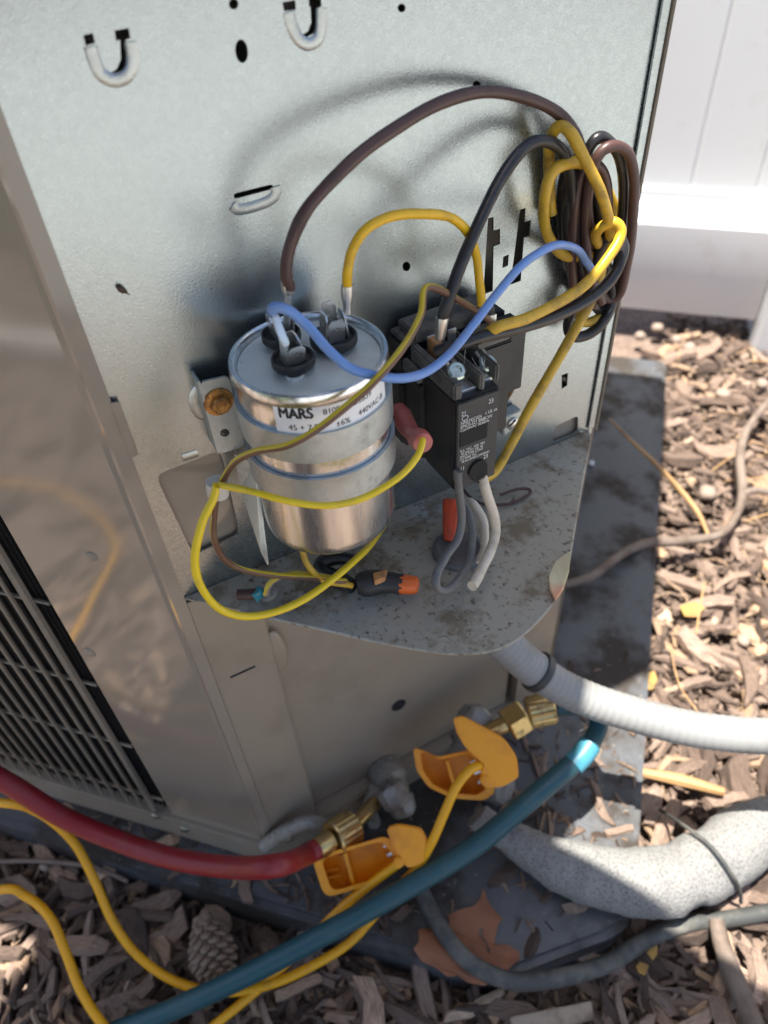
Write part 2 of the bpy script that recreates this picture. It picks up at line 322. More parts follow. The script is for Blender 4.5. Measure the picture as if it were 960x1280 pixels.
def boxpts(c, ax, ay, az):
    c = np.asarray(c, float); return [c - ax - ay, c + ax - ay, c + ax + ay, c - ax + ay], 2 * np.asarray(az)
def pbox(name, u0, u1, n0, n1, z0, z1, m, parent=None, bevel=0.0006):
    """a box in the plate's frame"""
    return prism(name, [W(u0, n0, z0), W(u1, n0, z0), W(u1, n1, z0), W(u0, n1, z0)], (0, 0, z1 - z0), m, parent, bevel)
def wbox(name, x0, x1, y0, y1, z0, z1, m, parent=None, bevel=0.0):
    return prism(name, [(x0, y0, z0), (x1, y0, z0), (x1, y1, z0), (x0, y1, z0)], (0, 0, z1 - z0), m, parent, bevel)
def circ(fn, x, y, rx, ry=None, n=14, rot=0):
    ry = ry or rx; r = []
    for k in range(n):
        t = 2 * math.pi * k / n; a, b = rx * math.cos(t), ry * math.sin(t)
        r.append(fn(x + a * math.cos(rot) - b * math.sin(rot), y + a * math.sin(rot) + b * math.cos(rot)))
    return r
def text_mesh(body, size, bold=False):
    cu = bpy.data.curves.new('t', 'FONT'); cu.body = body; cu.size = size; cu.align_x = 'LEFT'
    cu.resolution_u = 3
    if bold: cu.offset = size * 0.022
    o = bpy.data.objects.new('t', cu); COL.objects.link(o)
    dg = bpy.context.evaluated_depsgraph_get(); me = bpy.data.meshes.new_from_object(o.evaluated_get(dg))
    bpy.data.objects.remove(o); bpy.data.curves.remove(cu)
    return me
def lettering(name, body, size, fn, m, parent, bold=False, squeeze=1.0):
    me = text_mesh(body, size, bold)
    for v in me.vertices: v.co = Vector(tuple(fn(v.co.x * squeeze, v.co.y)))
    return link(name, me, m, parent)

# ================================================================== THE SETTING
def grid_ground():
    bm = bmesh.new(); xs = [-60, -20, -6, -2, -1, 1, 2, 6, 20, 60]; 
    vs = [[bm.verts.new((x, y, 0 - 0.012)) for x in xs] for y in xs]
    for i in range(len(xs) - 1):
        for j in range(len(xs) - 1): bm.faces.new([vs[i][j], vs[i][j + 1], vs[i + 1][j + 1], vs[i + 1][j]])
    return link('ground', bmme('ground', bm), M['ground'])
ground = struct(grid_ground())
M['bounce_concrete'] = over(mat('pale_bounce_concrete', (0.33, 0.33, 0.315), .85, bump=(90, .4, .004)), 6, (0.26, 0.256, 0.242), .45, .7)  # pale paving for the unseen slabs that brighten the plate's reflection
struct(prism('added_bounce_path', [(.66, -6, -.02), (7, -6, -.02), (7, .95, -.02), (.66, .95, -.02)], (0, 0, .035), M['bounce_concrete'], None, .006))  # unseen slab, added so the galvanised plate mirrors bright ground
struct(prism('added_bounce_patio', [(-.35, -6, -.02), (.655, -6, -.02), (.655, -.86, -.02), (-.35, -.86, -.02)], (0, 0, .035), M['bounce_concrete'], None, .006))  # second added slab out of view, also a reflector for the plate
struct(prism('lawn', [(-8, -8, -.02), (-.355, -8, -.02), (-.355, -.9, -.02), (-8, -.9, -.02)], (0, 0, .03), over(mat('grass_green', (.05, .085, .025), .9, bump=(300, 1, .02)), 40, (.09, .12, .04), .4, .6), None))
struct(prism('kerb', [(-2.6, -.56, -.02), (-.74, -.56, -.02), (-.74, -.505, -.02), (-2.6, -.505, -.02)], (0, 0, .05), mat('pale_kerb', (.6, .58, .55), .8, noise=(20, (.45, .43, .4), .4, .7)), None, .004))
bed = None
# ------------------------------------------------------------------ mulch
def chip_geo(L, w, t, seed):
    r = np.random.default_rng(seed); n = 4; V = []; UV = []
    bend = r.normal(0, 0.12) * L
    for i in range(n):
        s = i / (n - 1); k = 1.0 if 0 < i < n - 1 else r.uniform(0.35, 0.95)
        x = (s - 0.5) * L + r.normal(0, 0.03) * L; cy = bend * (4 * (s - 0.5) ** 2 - 0.5) + r.normal(0, 0.05) * w
        for (a, b) in ((-1, -.5), (1, -.6), (.75, .55), (-.8, .6)):
            V.append((x + r.normal(0, .05) * L * (0.6 if i in (0, n - 1) else .2), cy + a * w / 2 * k * r.uniform(.8, 1.15), b * t * k * r.uniform(.7, 1.2)))
    Fc = []
    for i in range(n - 1):
        for k in range(4): k2 = (k + 1) % 4; Fc.append((i * 4 + k, i * 4 + k2, (i + 1) * 4 + k2, (i + 1) * 4 + k))
    Fc += [(3, 2, 1, 0), (12, 13, 14, 15)]
    return np.array(V), Fc
def chip_uv(me, L, off):
    l = me.uv_layers.new(name='UVMap')
    return l
PADX0, PADX1, PADY0, PADY1 = -0.95, 0.101, 0.166, 1.06
def on_pad(x, y, g=0.0):
    if x - y > -.160 + g * 1.5 + (0 if x > 0 else .0): return False
    return PADX0 - g < x < PADX1 + g and PADY0 - g < y < PADY1 + g
def in_view(p):
    q = ROT.T @ (np.asarray(p) - CPOS)
    if q[2] > -0.05: return None
    return CX + F * q[0] / -q[2], CY - F * q[1] / -q[2], -q[2]
def rotm(yaw, pitch, roll):
    return np.array(Matrix.Rotation(yaw, 3, 'Z') @ Matrix.Rotation(pitch, 3, 'Y') @ Matrix.Rotation(roll, 3, 'X'))
variants = []
for i in range(14):
    asp = rng.uniform(2.4, 8.0); V, Fc = chip_geo(1.0, 1 / asp, rng.uniform(.28, .6) / asp, 100 + i); variants.append((V, Fc))
placements = []
def scatter(n, xr, yr, lr):
    c = 0
    while c < n:
        x, y = rng.uniform(*xr), rng.uniform(*yr); L = rng.uniform(*lr) * rng.choice([0.6, 1, 1, 1.35])
        if on_pad(x, y, -0.004 if rng.random() < .04 else 0.006): continue
        if y > 1.29: continue
        z = rng.uniform(-0.008, 0.012); placements.append((rng.integers(14), x, y, z, L, rng.uniform(0, 6.28), rng.normal(0, .16), rng.normal(0, .38))); c += 1
scatter(3400, (-0.62, 0.32), (-0.12, .24), (0.014, 0.046))
scatter(3200, (PADX1, 0.5), (0.0, 1.29), (0.014, 0.044))
scatter(3600, (PADX1, 0.42), (0.0, 1.29), (0.006, 0.016))
scatter(2600, (-0.6, 0.32), (-0.1, .24), (0.006, 0.016))
scatter(420, (PADX1, 0.42), (0.28, 1.2), (0.035, 0.062))
scatter(1500, (-0.1, 0.66), (-0.9, 0.2), (0.03, 0.07))
scatter(500, (-1.3, -0.1), (-0.9, 0.15), (0.03, 0.07))
def chip_world(p):
    v, x, y, z, L, a, b, c = p; return (variants[v][0] * L) @ rotm(a, b, c).T + np.array([x, y, z])
scored = []
for i, p in enumerate(placements):
    q = in_view((p[1], p[2], p[3] + .005))
    s = 0
    if q and -10 < q[0] < 970 and -10 < q[1] < 1290: s = p[4] / q[2] * (1.0 + 25 * max(p[3], 0))
    scored.append((s, i))
scored.sort(reverse=True); single = set(i for s, i in scored[:290])
def add_uv(me, islands, seedv=5):
    l = me.uv_layers.new(name='UVMap'); r = np.random.default_rng(seedv); n = len(me.loops)
    vi = np.empty(n, int); me.loops.foreach_get('vertex_index', vi)
    isl = vi // 16; loc = vi % 16; off = r.uniform(0, 40, (islands, 2))
    uv = np.stack([(loc // 4) / 3.0 + off[isl, 0], (loc % 4) / 4.0 * 1.0 + off[isl, 1]], 1)
    l.data.foreach_set('uv', uv.astype(np.float32).ravel())
bedV, bedF = [], []
for i, p in enumerate(placements):
    if i in single: continue
    o = len(bedV); bedV.extend(chip_world(p)); bedF.extend(tuple(o + k for k in f) for f in variants[p[0]][1])
me = pyme('mulch', bedV, bedF); add_uv(me, len(bedV) // 16)
mulch = link('mulch', me, M['chip'], ground); mulch['kind'] = 'stuff'
vm = []
for i, (V, Fc) in enumerate(variants):
    me = pyme('wood_chip', V, Fc); add_uv(me, 1, 50 + i); me.materials.append(M['chip']); vm.append(me)
for i in sorted(single):
    p = placements[i]; o = bpy.data.objects.new('wood_chip', vm[p[0]]); COL.objects.link(o); o.parent = ground
    o.matrix_parent_inverse = wmat(ground).inverted()
    o.location = (p[1], p[2], p[3] + 0.004); o.scale = (p[4],) * 3
    o.rotation_euler = (Matrix.Rotation(p[5], 3, 'Z') @ Matrix.Rotation(p[6], 3, 'Y') @ Matrix.Rotation(p[7], 3, 'X')).to_euler()

# ------------------------------------------------------------------ white fence
FY = 1.262
fence = thing('vinyl_fence', 'white vinyl privacy fence standing behind the mulch bed', 'fence', (0.0, FY, 0))
def rail(name, z0, z1):
    prof = [(0, z0), (-0.044, z0 + .001), (-0.045, z0 + .004), (-0.045, z1 - .045), (-0.030, z1 - .043), (-0.030, z1 - .026), (-0.016, z1 - .024), (-0.016, z1 - .004), (0, z1)]
    prof = [(FY + a, b) for a, b in prof]
    return prism(name, [(-2.0, a, b) for a, b in prof], (2.235, 0, 0), M['vinyl'], fence, 0.0012)
rail('bottom_rail', 0.042, 0.236)
k = 0
x = 0.0910 - 0.0935 * 22
while x < 0.232:
    prism('board', [(x + .0002, FY - .0055, .2355), (x + .0032, FY - .008, .2355), (min(x + .0903, .232), FY - .008, .2355), (min(x + .0933, .2345), FY - .0055, .2355), (min(x + .0933, .2345), FY + .012, .2355), (x + .0002, FY + .012, .2355)], (0, 0, 1.45), M['vinyl'], fence)
    x += 0.0935
wbox('backing_board', -2.0, 0.234, FY + .013, FY + .018, .25, 1.7, M['vinyl'], fence)
rail_top = wbox('top_rail', -2.0, 0.235, FY - .03, FY + .03, 1.699, 1.84, M['vinyl'], fence, .002)
post = wbox('post', 0.2365, 0.3635, FY - .078, FY + .049, -0.05, 1.92, M['vinyl'], fence, .006)
prism('post_cap', [(0.228, FY - .086, 1.921), (0.372, FY - .086, 1.921), (0.372, FY + .057, 1.921), (0.228, FY + .057, 1.921)], (0, 0, .02), M['vinyl'], post, .003)
x = 0.365
while x < 2.2:
    prism('board', [(x + .0015, FY - .004, .2355), (x + .0045, FY - .008, .2355), (x + .089, FY - .008, .2355), (x + .092, FY - .004, .2355), (x + .092, FY + .012, .2355), (x + .0015, FY + .012, .2355)], (0, 0, 1.45), M['vinyl'], fence)
    x += 0.0935
prism('bottom_rail', [(0.365, FY + a, b) for a, b in [(0, .042), (-.045, .043), (-.045, .205), (-.016, .226), (-.016, .246), (0, .25)]], (1.85, 0, 0), M['vinyl'], fence, .0012)
prism('top_rail', [(0.365, FY - .03, 1.699), (0.365, FY + .03, 1.699), (0.365, FY + .03, 1.84), (0.365, FY - .03, 1.84)], (1.85, 0, 0), M['vinyl'], fence, .002)

# ------------------------------------------------------------------ equipment pad
def rrect(x0, x1, y0, y1, r, z, n=6):
    out = []
    for cx_, cy_, a0 in ((x1 - r, y0 + r, -90), (x1 - r, y1 - r, 0), (x0 + r, y1 - r, 90), (x0 + r, y0 + r, 180)):
        for k in range(n + 1):
            t = math.radians(a0 + 90 * k / n); out.append((cx_ + r * math.cos(t), cy_ + r * math.sin(t), z))
    return out
pad = thing('equipment_pad', 'dark grey plastic equipment pad under the condenser unit', 'pad', (-0.4, 0.6, 0))
padpoly = [(PADX0, PADY0, -.02), (-.03, PADY0, -.02), (-.005, .169, -.02), (.02, .178, -.02), (.085, .222, -.02), (.096, .235, -.02), (PADX1, .252, -.02), (PADX1, PADY1, -.02), (PADX0, PADY1, -.02)]
prism('slab', padpoly, (0, 0, PADZ + 0.02), M['pad'], pad, 0.006)

bedV, bedF = [], []
for i in range(420):
    k_ = i % 3
    x, y = (rng.normal(.035, .045), rng.normal(.33, .07)) if k_ else (rng.uniform(-.4, .09), rng.uniform(.172, .2))
    if not on_pad(x, y, -.008): continue
    L = rng.uniform(.003, .016) if rng.random() < .8 else rng.uniform(.016, .03)
    o = len(bedV); vv = rng.integers(14); bedV.extend(chip_world((vv, x, y, PADZ + L * .06, L, rng.uniform(0, 6.28), rng.normal(0, .1), rng.uniform(0, 6.28)))); bedF.extend(tuple(o + q for q in f) for f in variants[vv][1])
me = pyme('debris', bedV, bedF); add_uv(me, len(bedV) // 16); deb = link('debris', me, M['chip'], pad); deb['kind'] = 'stuff'
# ================================================================== CONDENSER UNIT
unit = thing('condenser_unit', 'beige outdoor condenser unit with its galvanised corner control compartment opened', 'condenser', (-0.35, 0.5, PADZ))
TOPZ = 0.900
UL, UR = -0.0795, 0.2000          # plate's left and right limits (along the plate)
# galvanised plate with its punched holes
def rect(x0, y0, x1, y1, x2, y2, x3, y3): return [(x0, y0), (x1, y1), (x2, y2), (x3, y3)]
def P(pts, n=0.0): return [pl(x, y, n) for x, y in pts]
def roundpoly(pts, r=0.25, n=4):
    out = []; m_ = len(pts)
    for i in range(m_):
        a, b, c = np.array(pts[i - 1], float), np.array(pts[i], float), np.array(pts[(i + 1) % m_], float)
        p, q = b + (a - b) * r, b + (c - b) * r
        for t in np.linspace(0, 1, n): out.append(tuple((1 - t) ** 2 * p + 2 * t * (1 - t) * b + t * t * q))
    return out
holes = []
holes.append(P([(x, y) for x, y in circ(lambda a, b: (a, b), 292, 5, 6, 7)]))
holes.append(P(circ(lambda a, b: (a, b), 302, 64, 8, 15, 16, -0.1)))
holes.append(P(circ(lambda a, b: (a, b), 502, 10, 5, 5.5)))
holes.append(P(circ(lambda a, b: (a, b), 596, 106, 5, 5)))
holes.append(P(circ(lambda a, b: (a, b), 505, 154, 5, 5)))
holes.append(P(circ(lambda a, b: (a, b), 508, 333, 5, 6)))
holes.append(P(roundpoly([(292, 242), (340, 230), (342, 236), (293, 249)], .2)))
holes.append(P([(610, 273), (617, 271), (617, 288), (625, 286), (625, 305), (617, 308), (616, 364), (604, 368)]))
holes.append(P([(650, 262), (657, 260), (656, 277), (664, 275), (662, 295), (655, 297), (651, 351), (638, 356)]))
holes.append(P([(629, 321), (636, 318), (635, 332), (628, 335)]))
holes.append(P([(702, 469), (710, 466), (709, 482), (702, 486)]))
holes.append(P([(104, 44), (116, 41), (119, 54), (107, 57)]))
holes.append(P([(143, 38), (161, 35), (163, 48), (157, 50), (160, 72), (156, 86), (147, 94), (137, 92), (146, 86), (151, 74), (150, 50), (145, 51)]))
holes.append(P([(353, 3), (369, 0), (370, 12), (355, 14)]))
holes.append(P([(386, -3), (401, -6), (402, 8), (396, 10), (397, 30), (392, 42), (384, 46), (376, 45), (385, 39), (389, 28), (388, 8), (386, 8)]))
holes.append(P(roundpoly([(194, 594), (276, 562), (300, 668), (242, 694)], .13, 5)))
holes.append(P(roundpoly([(694, 533), (723, 519), (722, 541), (690, 554)], .22, 4)))
outer = [W(UL, 0, TRAYZ - .004), W(UR, 0, TRAYZ - .004), W(UR, 0, TOPZ), W(UL, 0, TOPZ)]
plate = prism('back_plate', outer, -PN * 0.0012, M['galv'], unit, 0, holes)
plate['label'] = 'galvanised steel plate with punched slots and round holes'
# embossed beads around the punched lances
def bead(pts, r, m=M['stamp'], depth=0.0001, name='lance'):
    C = spline([pl(x, y, 0) for x, y in pts], 5); V, Fc = tube_geo(C, r, 10)
    V = [v - PN * (np.dot(v - P0, PN) * 0.72) + PN * depth for v in V]
    return link(name, pyme(name, V, Fc), m, plate, True, 60)
bead([(113, 58), (118, 75), (126, 92), (140, 100), (155, 97), (164, 86), (166, 70), (163, 52)], 0.0022)
bead([(361, 15), (365, 32), (373, 48), (384, 55), (396, 50), (401, 36), (402, 10)], 0.0022)
bead([(290, 257), (298, 262), (318, 258), (338, 250), (345, 241), (344, 233)], 0.0022)
bead([(252, 485), (246, 492), (245, 503), (250, 514), (256, 517)], 0.0035)
bead([(228, 572), (238, 569), (247, 566)], 0.0022)
bead([(724, 540), (737, 540)], 0.0008)
# flange of the right hand edge: a folded double lip
prism('edge_flange', [W(UR + .0004, .0030, TRAYZ), W(UR + .0012, .0034, TRAYZ), W(UR + .0018, .0026, TRAYZ), W(UR + .0004, -.0012, TRAYZ)], (0, 0, TOPZ - TRAYZ), M['beige2'], unit, .0004)
prism('edge_flange', [W(UR - .0052, .0006, TRAYZ + .002), W(UR - .0002, .0006, TRAYZ + .002), W(UR - .0002, .0018, TRAYZ + .002), W(UR - .0052, .0018, TRAYZ + .002)], (0, 0, TOPZ - TRAYZ - .002), M['galv'], unit, .0003)
# left enamelled panel with its bend, edge return and the coil opening
BX = W(-0.0845, 0.002, 0)[0]            # x of the bend between the left face and the corner
GX = -0.2835                            # edge of the coil opening
BASET = 0.0835
def bentpanel(name, z0, z1, ret, m):
    prof = [(GX, LY + .012), (GX, LY), (BX - .004, LY), (BX - .0015, LY + .0007)]
    b0 = W(-0.0835, 0.0022, 0); b1 = W(-0.0835 + ret, 0.0022, 0)
    prof += [(b0[0], b0[1]), (b1[0], b1[1])]
    inn = [(b1[0] - .0009, b1[1] + .0009), (b0[0] - .0009, b0[1] + .0012), (BX - .002, LY + .0018), (GX + .0012, LY + .0014), (GX + .0012, LY + .012)]
    return prism(name, [(a, b, z0) for a, b in prof + inn], (0, 0, z1 - z0), m, unit)
left_panel = bentpanel('side_panel', BASET, TOPZ, 0.0066, M['beige'])
left_panel['label'] = 'glossy beige painted side panel'
# wider overlap tab of the return between two notches
prism('tab', [W(-.0775, .0028, pu(132, 501)[1]), W(-.0738, .0028, pu(136, 502)[1]), W(-.0738, .0028, pu(160, 568)[1]), W(-.0775, .0028, pu(157, 570)[1])], -PN * .0006, M['beige'], left_panel)
# beige corner post below the tray, then the recessed lower panel
post_z0, post_z1 = BASET, TRAYZ - .004
cs = [W(-.0768, .0016, 0), W(-.040, .0016, 0), W(-.0385, .0004, 0), W(-.0365, -.006, 0), W(-.0355, -.0085, 0), W(.160, -.0085, 0), W(.160, -.0097, 0), W(-.0367, -.0097, 0), W(-.0398, -.0002, 0), W(-.0412, .0004, 0), W(-.0768, .0004, 0)]
lower_holes = []
low = prism('lower_corner_panel', [(p[0], p[1], BASET) for p in cs], (0, 0, post_z1 - BASET), M['beige2'], unit, 0.0003)
low['label'] = 'beige lower corner panel below the tray'
lathe('hole_plug', [(0.0, 0), (.0062, 0), (.0066, .0008), (.005, .0018), (.0, .0018)], pl(498, 881, -.0085), PN, M['dark'], low, 14)
p = pl(302, 840, .0018); q0, q1 = pl(288, 847, .0019), pl(319, 833, .0019)
tube('pen_mark', [q0, q1], .0007, M['ink'], low, 6)
dz = (np.array(pl(345, 815, -.004)))
bm = bmesh.new(); bmesh.ops.create_uvsphere(bm, u_segments=14, v_segments=10, radius=1)
for v in bm.verts:
    c = v.co.copy(); v.co = Vector(dz + PD * c.x * .007 + PN * c.y * .0035 + ZZ * c.z * .022)
link('dimple', bmme('dimple', bm), M['beige2'], low, True)
# right hand post next to the dark gap
prism('corner_post', [(p[0], p[1], BASET) for p in (W(.166, -.002, 0), W(UR + .0004, -.002, 0), W(UR + .0012, -.001, 0), W(UR + .001, -.008, 0), W(.166, -.012, 0))], (0, 0, post_z1 - BASET), M['beige2'], unit, .0004)
# tray: the square corner of the unit, its tip rounded
tpx = [(300, 762), (350, 773), (400, 784), (470, 800), (530, 811), (565, 815), (600, 814), (630, 806), (655, 790), (680, 765), (697, 741), (708, 712), (712, 690), (724, 618)]
tp = [W(UL + .002, .0004, TRAYZ)] + [np.array([*tr(x, y)[:2], TRAYZ]) for x, y in tpx] + [W(.1935, .0056, TRAYZ), W(.1968, .0004, TRAYZ)]
gromm = [np.array([*tr(x, y)[:2], TRAYZ]) for x, y in circ(lambda a, b: (a, b), 573, 690, 22, 13, 16)]
tray = prism('tray', tp, (0, 0, -.0012), M['tray'], unit, 0, [gromm])
tray['label'] = 'dusty galvanised tray with rounded corner and brown stains'
tube('rim', [p - ZZ * .001 for p in tp[1:-1]], .0011, M['tray'], tray, 8, 4)
# base pan, lid, right side, back, inside

bp_out = [(-0.93, LY - .005), (BX - .001, LY - .005), (W(.2, .002, 0)[0], W(.2, .002, 0)[1]), (RX + .003, .93), (-0.93, .93)]
prism('base_pan', [(a, b, PADZ + .002) for a, b in bp_out], (0, 0, BASET - PADZ - .004), M['beige2'], unit, .002)
right = prism('side_panel', [(RX - .0005, W(.2, 0, 0)[1] + .006, BASET), (RX + .001, W(.2, 0, 0)[1] + .006, BASET), (RX + .001, .925, BASET), (RX - .0005, .925, BASET)], (0, 0, TOPZ - BASET), M['beige'], unit)
wbox('back_panel', -0.925, RX, .9235, .925, BASET, TOPZ, M['beige'], unit)
wbox('far_panel', -0.926, -0.9245, LY + .01, .9225, BASET, TOPZ, M['beige'], unit)
lid_o = [(-0.93, LY - .003), (BX - .002, LY - .003), (W(.2, .004, 0)[0], W(.2, .004, 0)[1]), (RX + .006, .93), (-0.93, .93)]
lid = prism('top_cover', [(a, b, TOPZ + .001) for a, b in lid_o], (0, 0, .03), M['beige'], unit, .004)
# a dark coil behind the guard, and an inner beige surface behind the plate's window
wbox('coil', -0.92, GX + .012, LY + .008, LY + .034, BASET - .001, TOPZ - .004, M['fins'], unit)
k = 0
for k in range(46):
    xk = GX + .008 - k * .0045
    wbox('fin', xk - .0004, xk + .0004, LY + .0045, LY + .0078, BASET - .001, TOPZ - .005, M['dark'], bpy.data.objects['coil'])
prism('inner_panel', [W(-.07, -.016, BASET), W(.180, -.016, BASET), W(.180, -.018, BASET), W(-.07, -.018, BASET)], (0, 0, TOPZ - BASET - .002), M['beige2'], unit)
prism('window_backing', [W(-.074, -.0035, .395), W(-.030, -.0035, .395), W(-.030, -.0045, .395), W(-.074, -.0045, .395)], (0, 0, .10), M['beige'], unit)
prism('notch_backing', [W(.160, -.0035, .380), W(.194, -.0035, .380), W(.194, -.0045, .380), W(.160, -.0045, .380)], (0, 0, .04), M['beige'], unit)
# wire guard in the coil opening: each upright and each cross wire is its own
ups = [-.300 - .0128 * i for i in range(26)]
zb, zt = .0865, pu(0, 640)[1] * 0 + 0.452
for i, xk in enumerate(ups):
    r = .0028 if i == 0 else .0016
    tube('guard_wire', [(xk, LY + .001, zt), (xk, LY - .0005, zt - .06), (xk, LY - .0005, zb + .03), (xk, LY - .001, zb)], r, M['grille'], unit, 6, 3)
for zk in (.452, .364, .277, .194, .105):
    tube('guard_wire', [(GX - .004, LY + .0022, zk), (-.45, LY + .0022, zk), (-.64, LY + .0022, zk)], .0014, M['grille'], unit, 6, 3)
wbox('upper_coil_cover', -.92, GX - .0005, LY, LY + .0012, .462, TOPZ, M['beige'], unit)
# screws and dimples of the side panel and base
for (x, y, n_, r) in ((115, 695, .0, .0035), (112, 815, .0, .0045), (193, 1020, .0055, .0035), (230, 1037, .0055, .004)):
    lathe('screw', [(0, 0), (r, 0), (r * .95, .0008), (r * .5, .0018), (0, .002)], lf(x, y, n_ - .0002), (0, -1, 0), M['beige2'] if n_ == 0 else M['zinc'], left_panel, 12)
lathe('screw', [(0, 0), (.0035, 0), (.0033, .0008), (.0018, .0018), (0, .002)], pl(362, 1049, .004), PN, M['zinc'], low, 12)
# service valves on the lower panel
def valve(c, s, cap_dir, label):
    c = np.asarray(c, float)
    v = lathe('service_valve', [(0, 0), (.016 * s, 0), (.017 * s, .002), (.017 * s, .018 * s), (.012 * s, .022 * s), (.012 * s, .032 * s), (0, .032 * s)], c, PN, M['grey_metal'], unit, 18)
    cap = lathe('valve_cap', [(0, 0), (.0125 * s, 0), (.013 * s, .003), (.0125 * s, .014 * s), (.010 * s, .018 * s), (0, .019 * s)], c + PN * .033 * s, PN * .8 + np.asarray(cap_dir) * .6, M['grey_metal'], v, 16)
    lathe('valve_stub', [(0, 0), (.010 * s, 0), (.010 * s, .022 * s), (.008 * s, .024 * s), (0, .024 * s)], c + PN * .012 * s, cap_dir, M['grey_metal'], v, 6, False)
    v['label'] = label; return v
VL = valve(pl(478, 958, -.008), .92, (-.25, -.1, -1), 'smaller grey service valve')
VS = valve(pl(572, 925, -.008), 1.35, (.5, .3, .8), 'larger grey service valve')
lathe('valve_cap', [(0, 0), (.013, 0), (.0135, .003), (.013, .016), (.010, .019), (0, .02)], pl(588, 898, .018), PN * .7 + ZZ * .7, M['grey_metal'], VS, 18)
lathe('valve_cap', [(0, 0), (.0125, 0), (.013, .003), (.012, .014), (.009, .017), (0, .018)], pl(488, 985, .022), PN * .8 - ZZ * .3, M['grey_metal'], VL, 18)
lathe('valve_cap', [(0, 0), (.015, 0), (.0155, .003), (.0145, .018), (.011, .022), (0, .023)], pl(648, 1005, .03), (.6, -.6, .4), M['grey_metal'], VS, 18)
# suction pipe stub from the big valve towards the foam covered line
tube('pipe_stub', [pl(590, 955, .012), pl(612, 985, .03), pl(650, 1030, .045), pl(690, 1062, .052)], .012, M['grey_metal'], VS, 14)
tube('pipe_stub', [pl(470, 985, .01), pl(462, 1012, .014), pl(480, 1040, .02), pl(530, 1030, .03)], .006, M['grey_metal'], VL, 12)
prism('pipe_bracket', [pl(470, 1082, .030), pl(560, 1003, .030), pl(566, 1012, .030), pl(478, 1092, .030)], -PN * .002, M['grey_metal'], unit, .0004)
# ================================================================== CAPACITOR
ct = CAPTOP.copy(); CR = 0.0317; CZ1 = float(ct[2]); CZ0 = 0.4505
capa = thing('capacitor', 'silver round capacitor with white printed label strapped to the plate', 'capacitor', (ct[0], ct[1], CZ0))
ax = np.array([ct[0], ct[1], 0])
lathe('can', [(0, CZ0 + .004), (.022, CZ0 + .003), (.0285, CZ0), (.0303, CZ0 + .0007), (.0311, CZ0 + .0024), (CR - .0003, CZ0 + .006), (CR - .0003, CZ1 - .010), (CR - .0002, CZ1 - .006), (CR + .0006, CZ1 - .0045), (CR + .0009, CZ1 - .0022), (CR + .0004, CZ1 - .0004), (CR - .0008, CZ1), (CR - .0018, CZ1 - .0008), (CR - .0022, CZ1 - .0042), (0, CZ1 - .0045)], ax, ZZ, M['alu'], capa, 72, True, 50)
lathe('end_plate', [(0, CZ1 - .0044), (CR - .0024, CZ1 - .0044), (CR - .0026, CZ1 - .0036), (0, CZ1 - .0034)], ax, ZZ, M['endplate'], capa, 48, True, 50)
def cyl(theta, z, r=CR + .0002): return ax + np.array([r * math.sin(theta) * S2 * 1.0, 0, 0]) * 0 + PD * (r * math.sin(theta)) + PN * (r * math.cos(theta)) + ZZ * z
def tpl(x, y, h=0.0): return hit(x, y, (0, 0, CZ1 - .0036 + h), ZZ)
# printed label wrapped round the can
th0, th1 = -0.88, 0.77; lz0, lz1 = CZ1 - .0185, CZ1 - .0048
V = []; Fc = []; NT = 28
for r_ in (CR - .0001, CR + .00008):
    for i in range(NT + 1):
        t = th0 + (th1 - th0) * i / NT; V += [cyl(t, lz0, r_), cyl(t, lz1, r_)]
o_ = 2 * (NT + 1)
for i in range(NT): Fc.append((o_ + 2 * i, o_ + 2 * i + 2, o_ + 2 * i + 3, o_ + 2 * i + 1))
lab = link('label', pyme('label', V, Fc), M['label'], capa, True)
def on_label(s0, z0):                    # s0: metres along the label from its left edge, z0: baseline below the top
    return lambda x, y: cyl(th0 + (s0 + x) / CR, CZ1 - z0 + y, CR + .00014)
for body, size, s0, z0, sq in (('MARS', .0068, .0019, .0102, .80), ('810P457D2839', .0037, .0192, .0094, .95), ('45 + 7.5uF', .0037, .0051, .0158, .95), ('±6%', .0037, .0236, .0162, .95), ('440VAC-B', .0037, .0336, .0152, .95)):
    for k_, q_ in (((0, 0), (.0003, 0), (-.0003, 0), (.00015, .00018), (-.00015, -.00018)) if body == 'MARS' else ((0, 0), (.00014, 0))):
        lettering('print', body, size, on_label(s0 + k_, z0 + q_), M['ink'], lab, False, sq)
# terminals: black cups with tin blades
def blade(c, dirv, w, h, t, tilt, parent, name='blade'):
    h = h * 1.22; w = w * 1.08
    dirv = np.asarray(dirv, float); dirv /= np.linalg.norm(dirv); nrm = np.array([-dirv[1], dirv[0], 0]); upv = ZZ + nrm * tilt; upv /= np.linalg.norm(upv)
    c = np.asarray(c); a, b = c - dirv * w / 2, c + dirv * w / 2
    pts = [a, b, b + upv * h * .82, b + upv * h - dirv * w * .18, a + upv * h + dirv * w * .18, a + upv * h * .82]
    hc = c + upv * h * .62
    hole = [hc + .0007 * (math.cos(t_) * dirv + math.sin(t_) * upv) for t_ in np.linspace(0, 2 * math.pi, 9)[:-1]]
    return prism(name, pts, nrm * t, M['tin'], parent, 0, [hole])
def cup(px, py, r):
    c = tpl(px, py, .0012)
    o = lathe('terminal_cup', [(0, -.0012), (r * .62, -.0012), (r * .66, .0010), (r * .97, .0016), (r, .0022), (r, .0046), (r * .96, .0052), (r * .90, .0052), (r * .87, .0044), (r * .85, .0032), (0, .0032)], c, ZZ, M['black_plastic'], capa, 28, True, 40)
    return o, np.array(c) + ZZ * .0034
cf, pf = cup(368, 459, .0088)
cl, plc = cup(353, 428, .0082)
cr_, prc = cup(418, 432, .0098)
e1, e2 = PD, PN
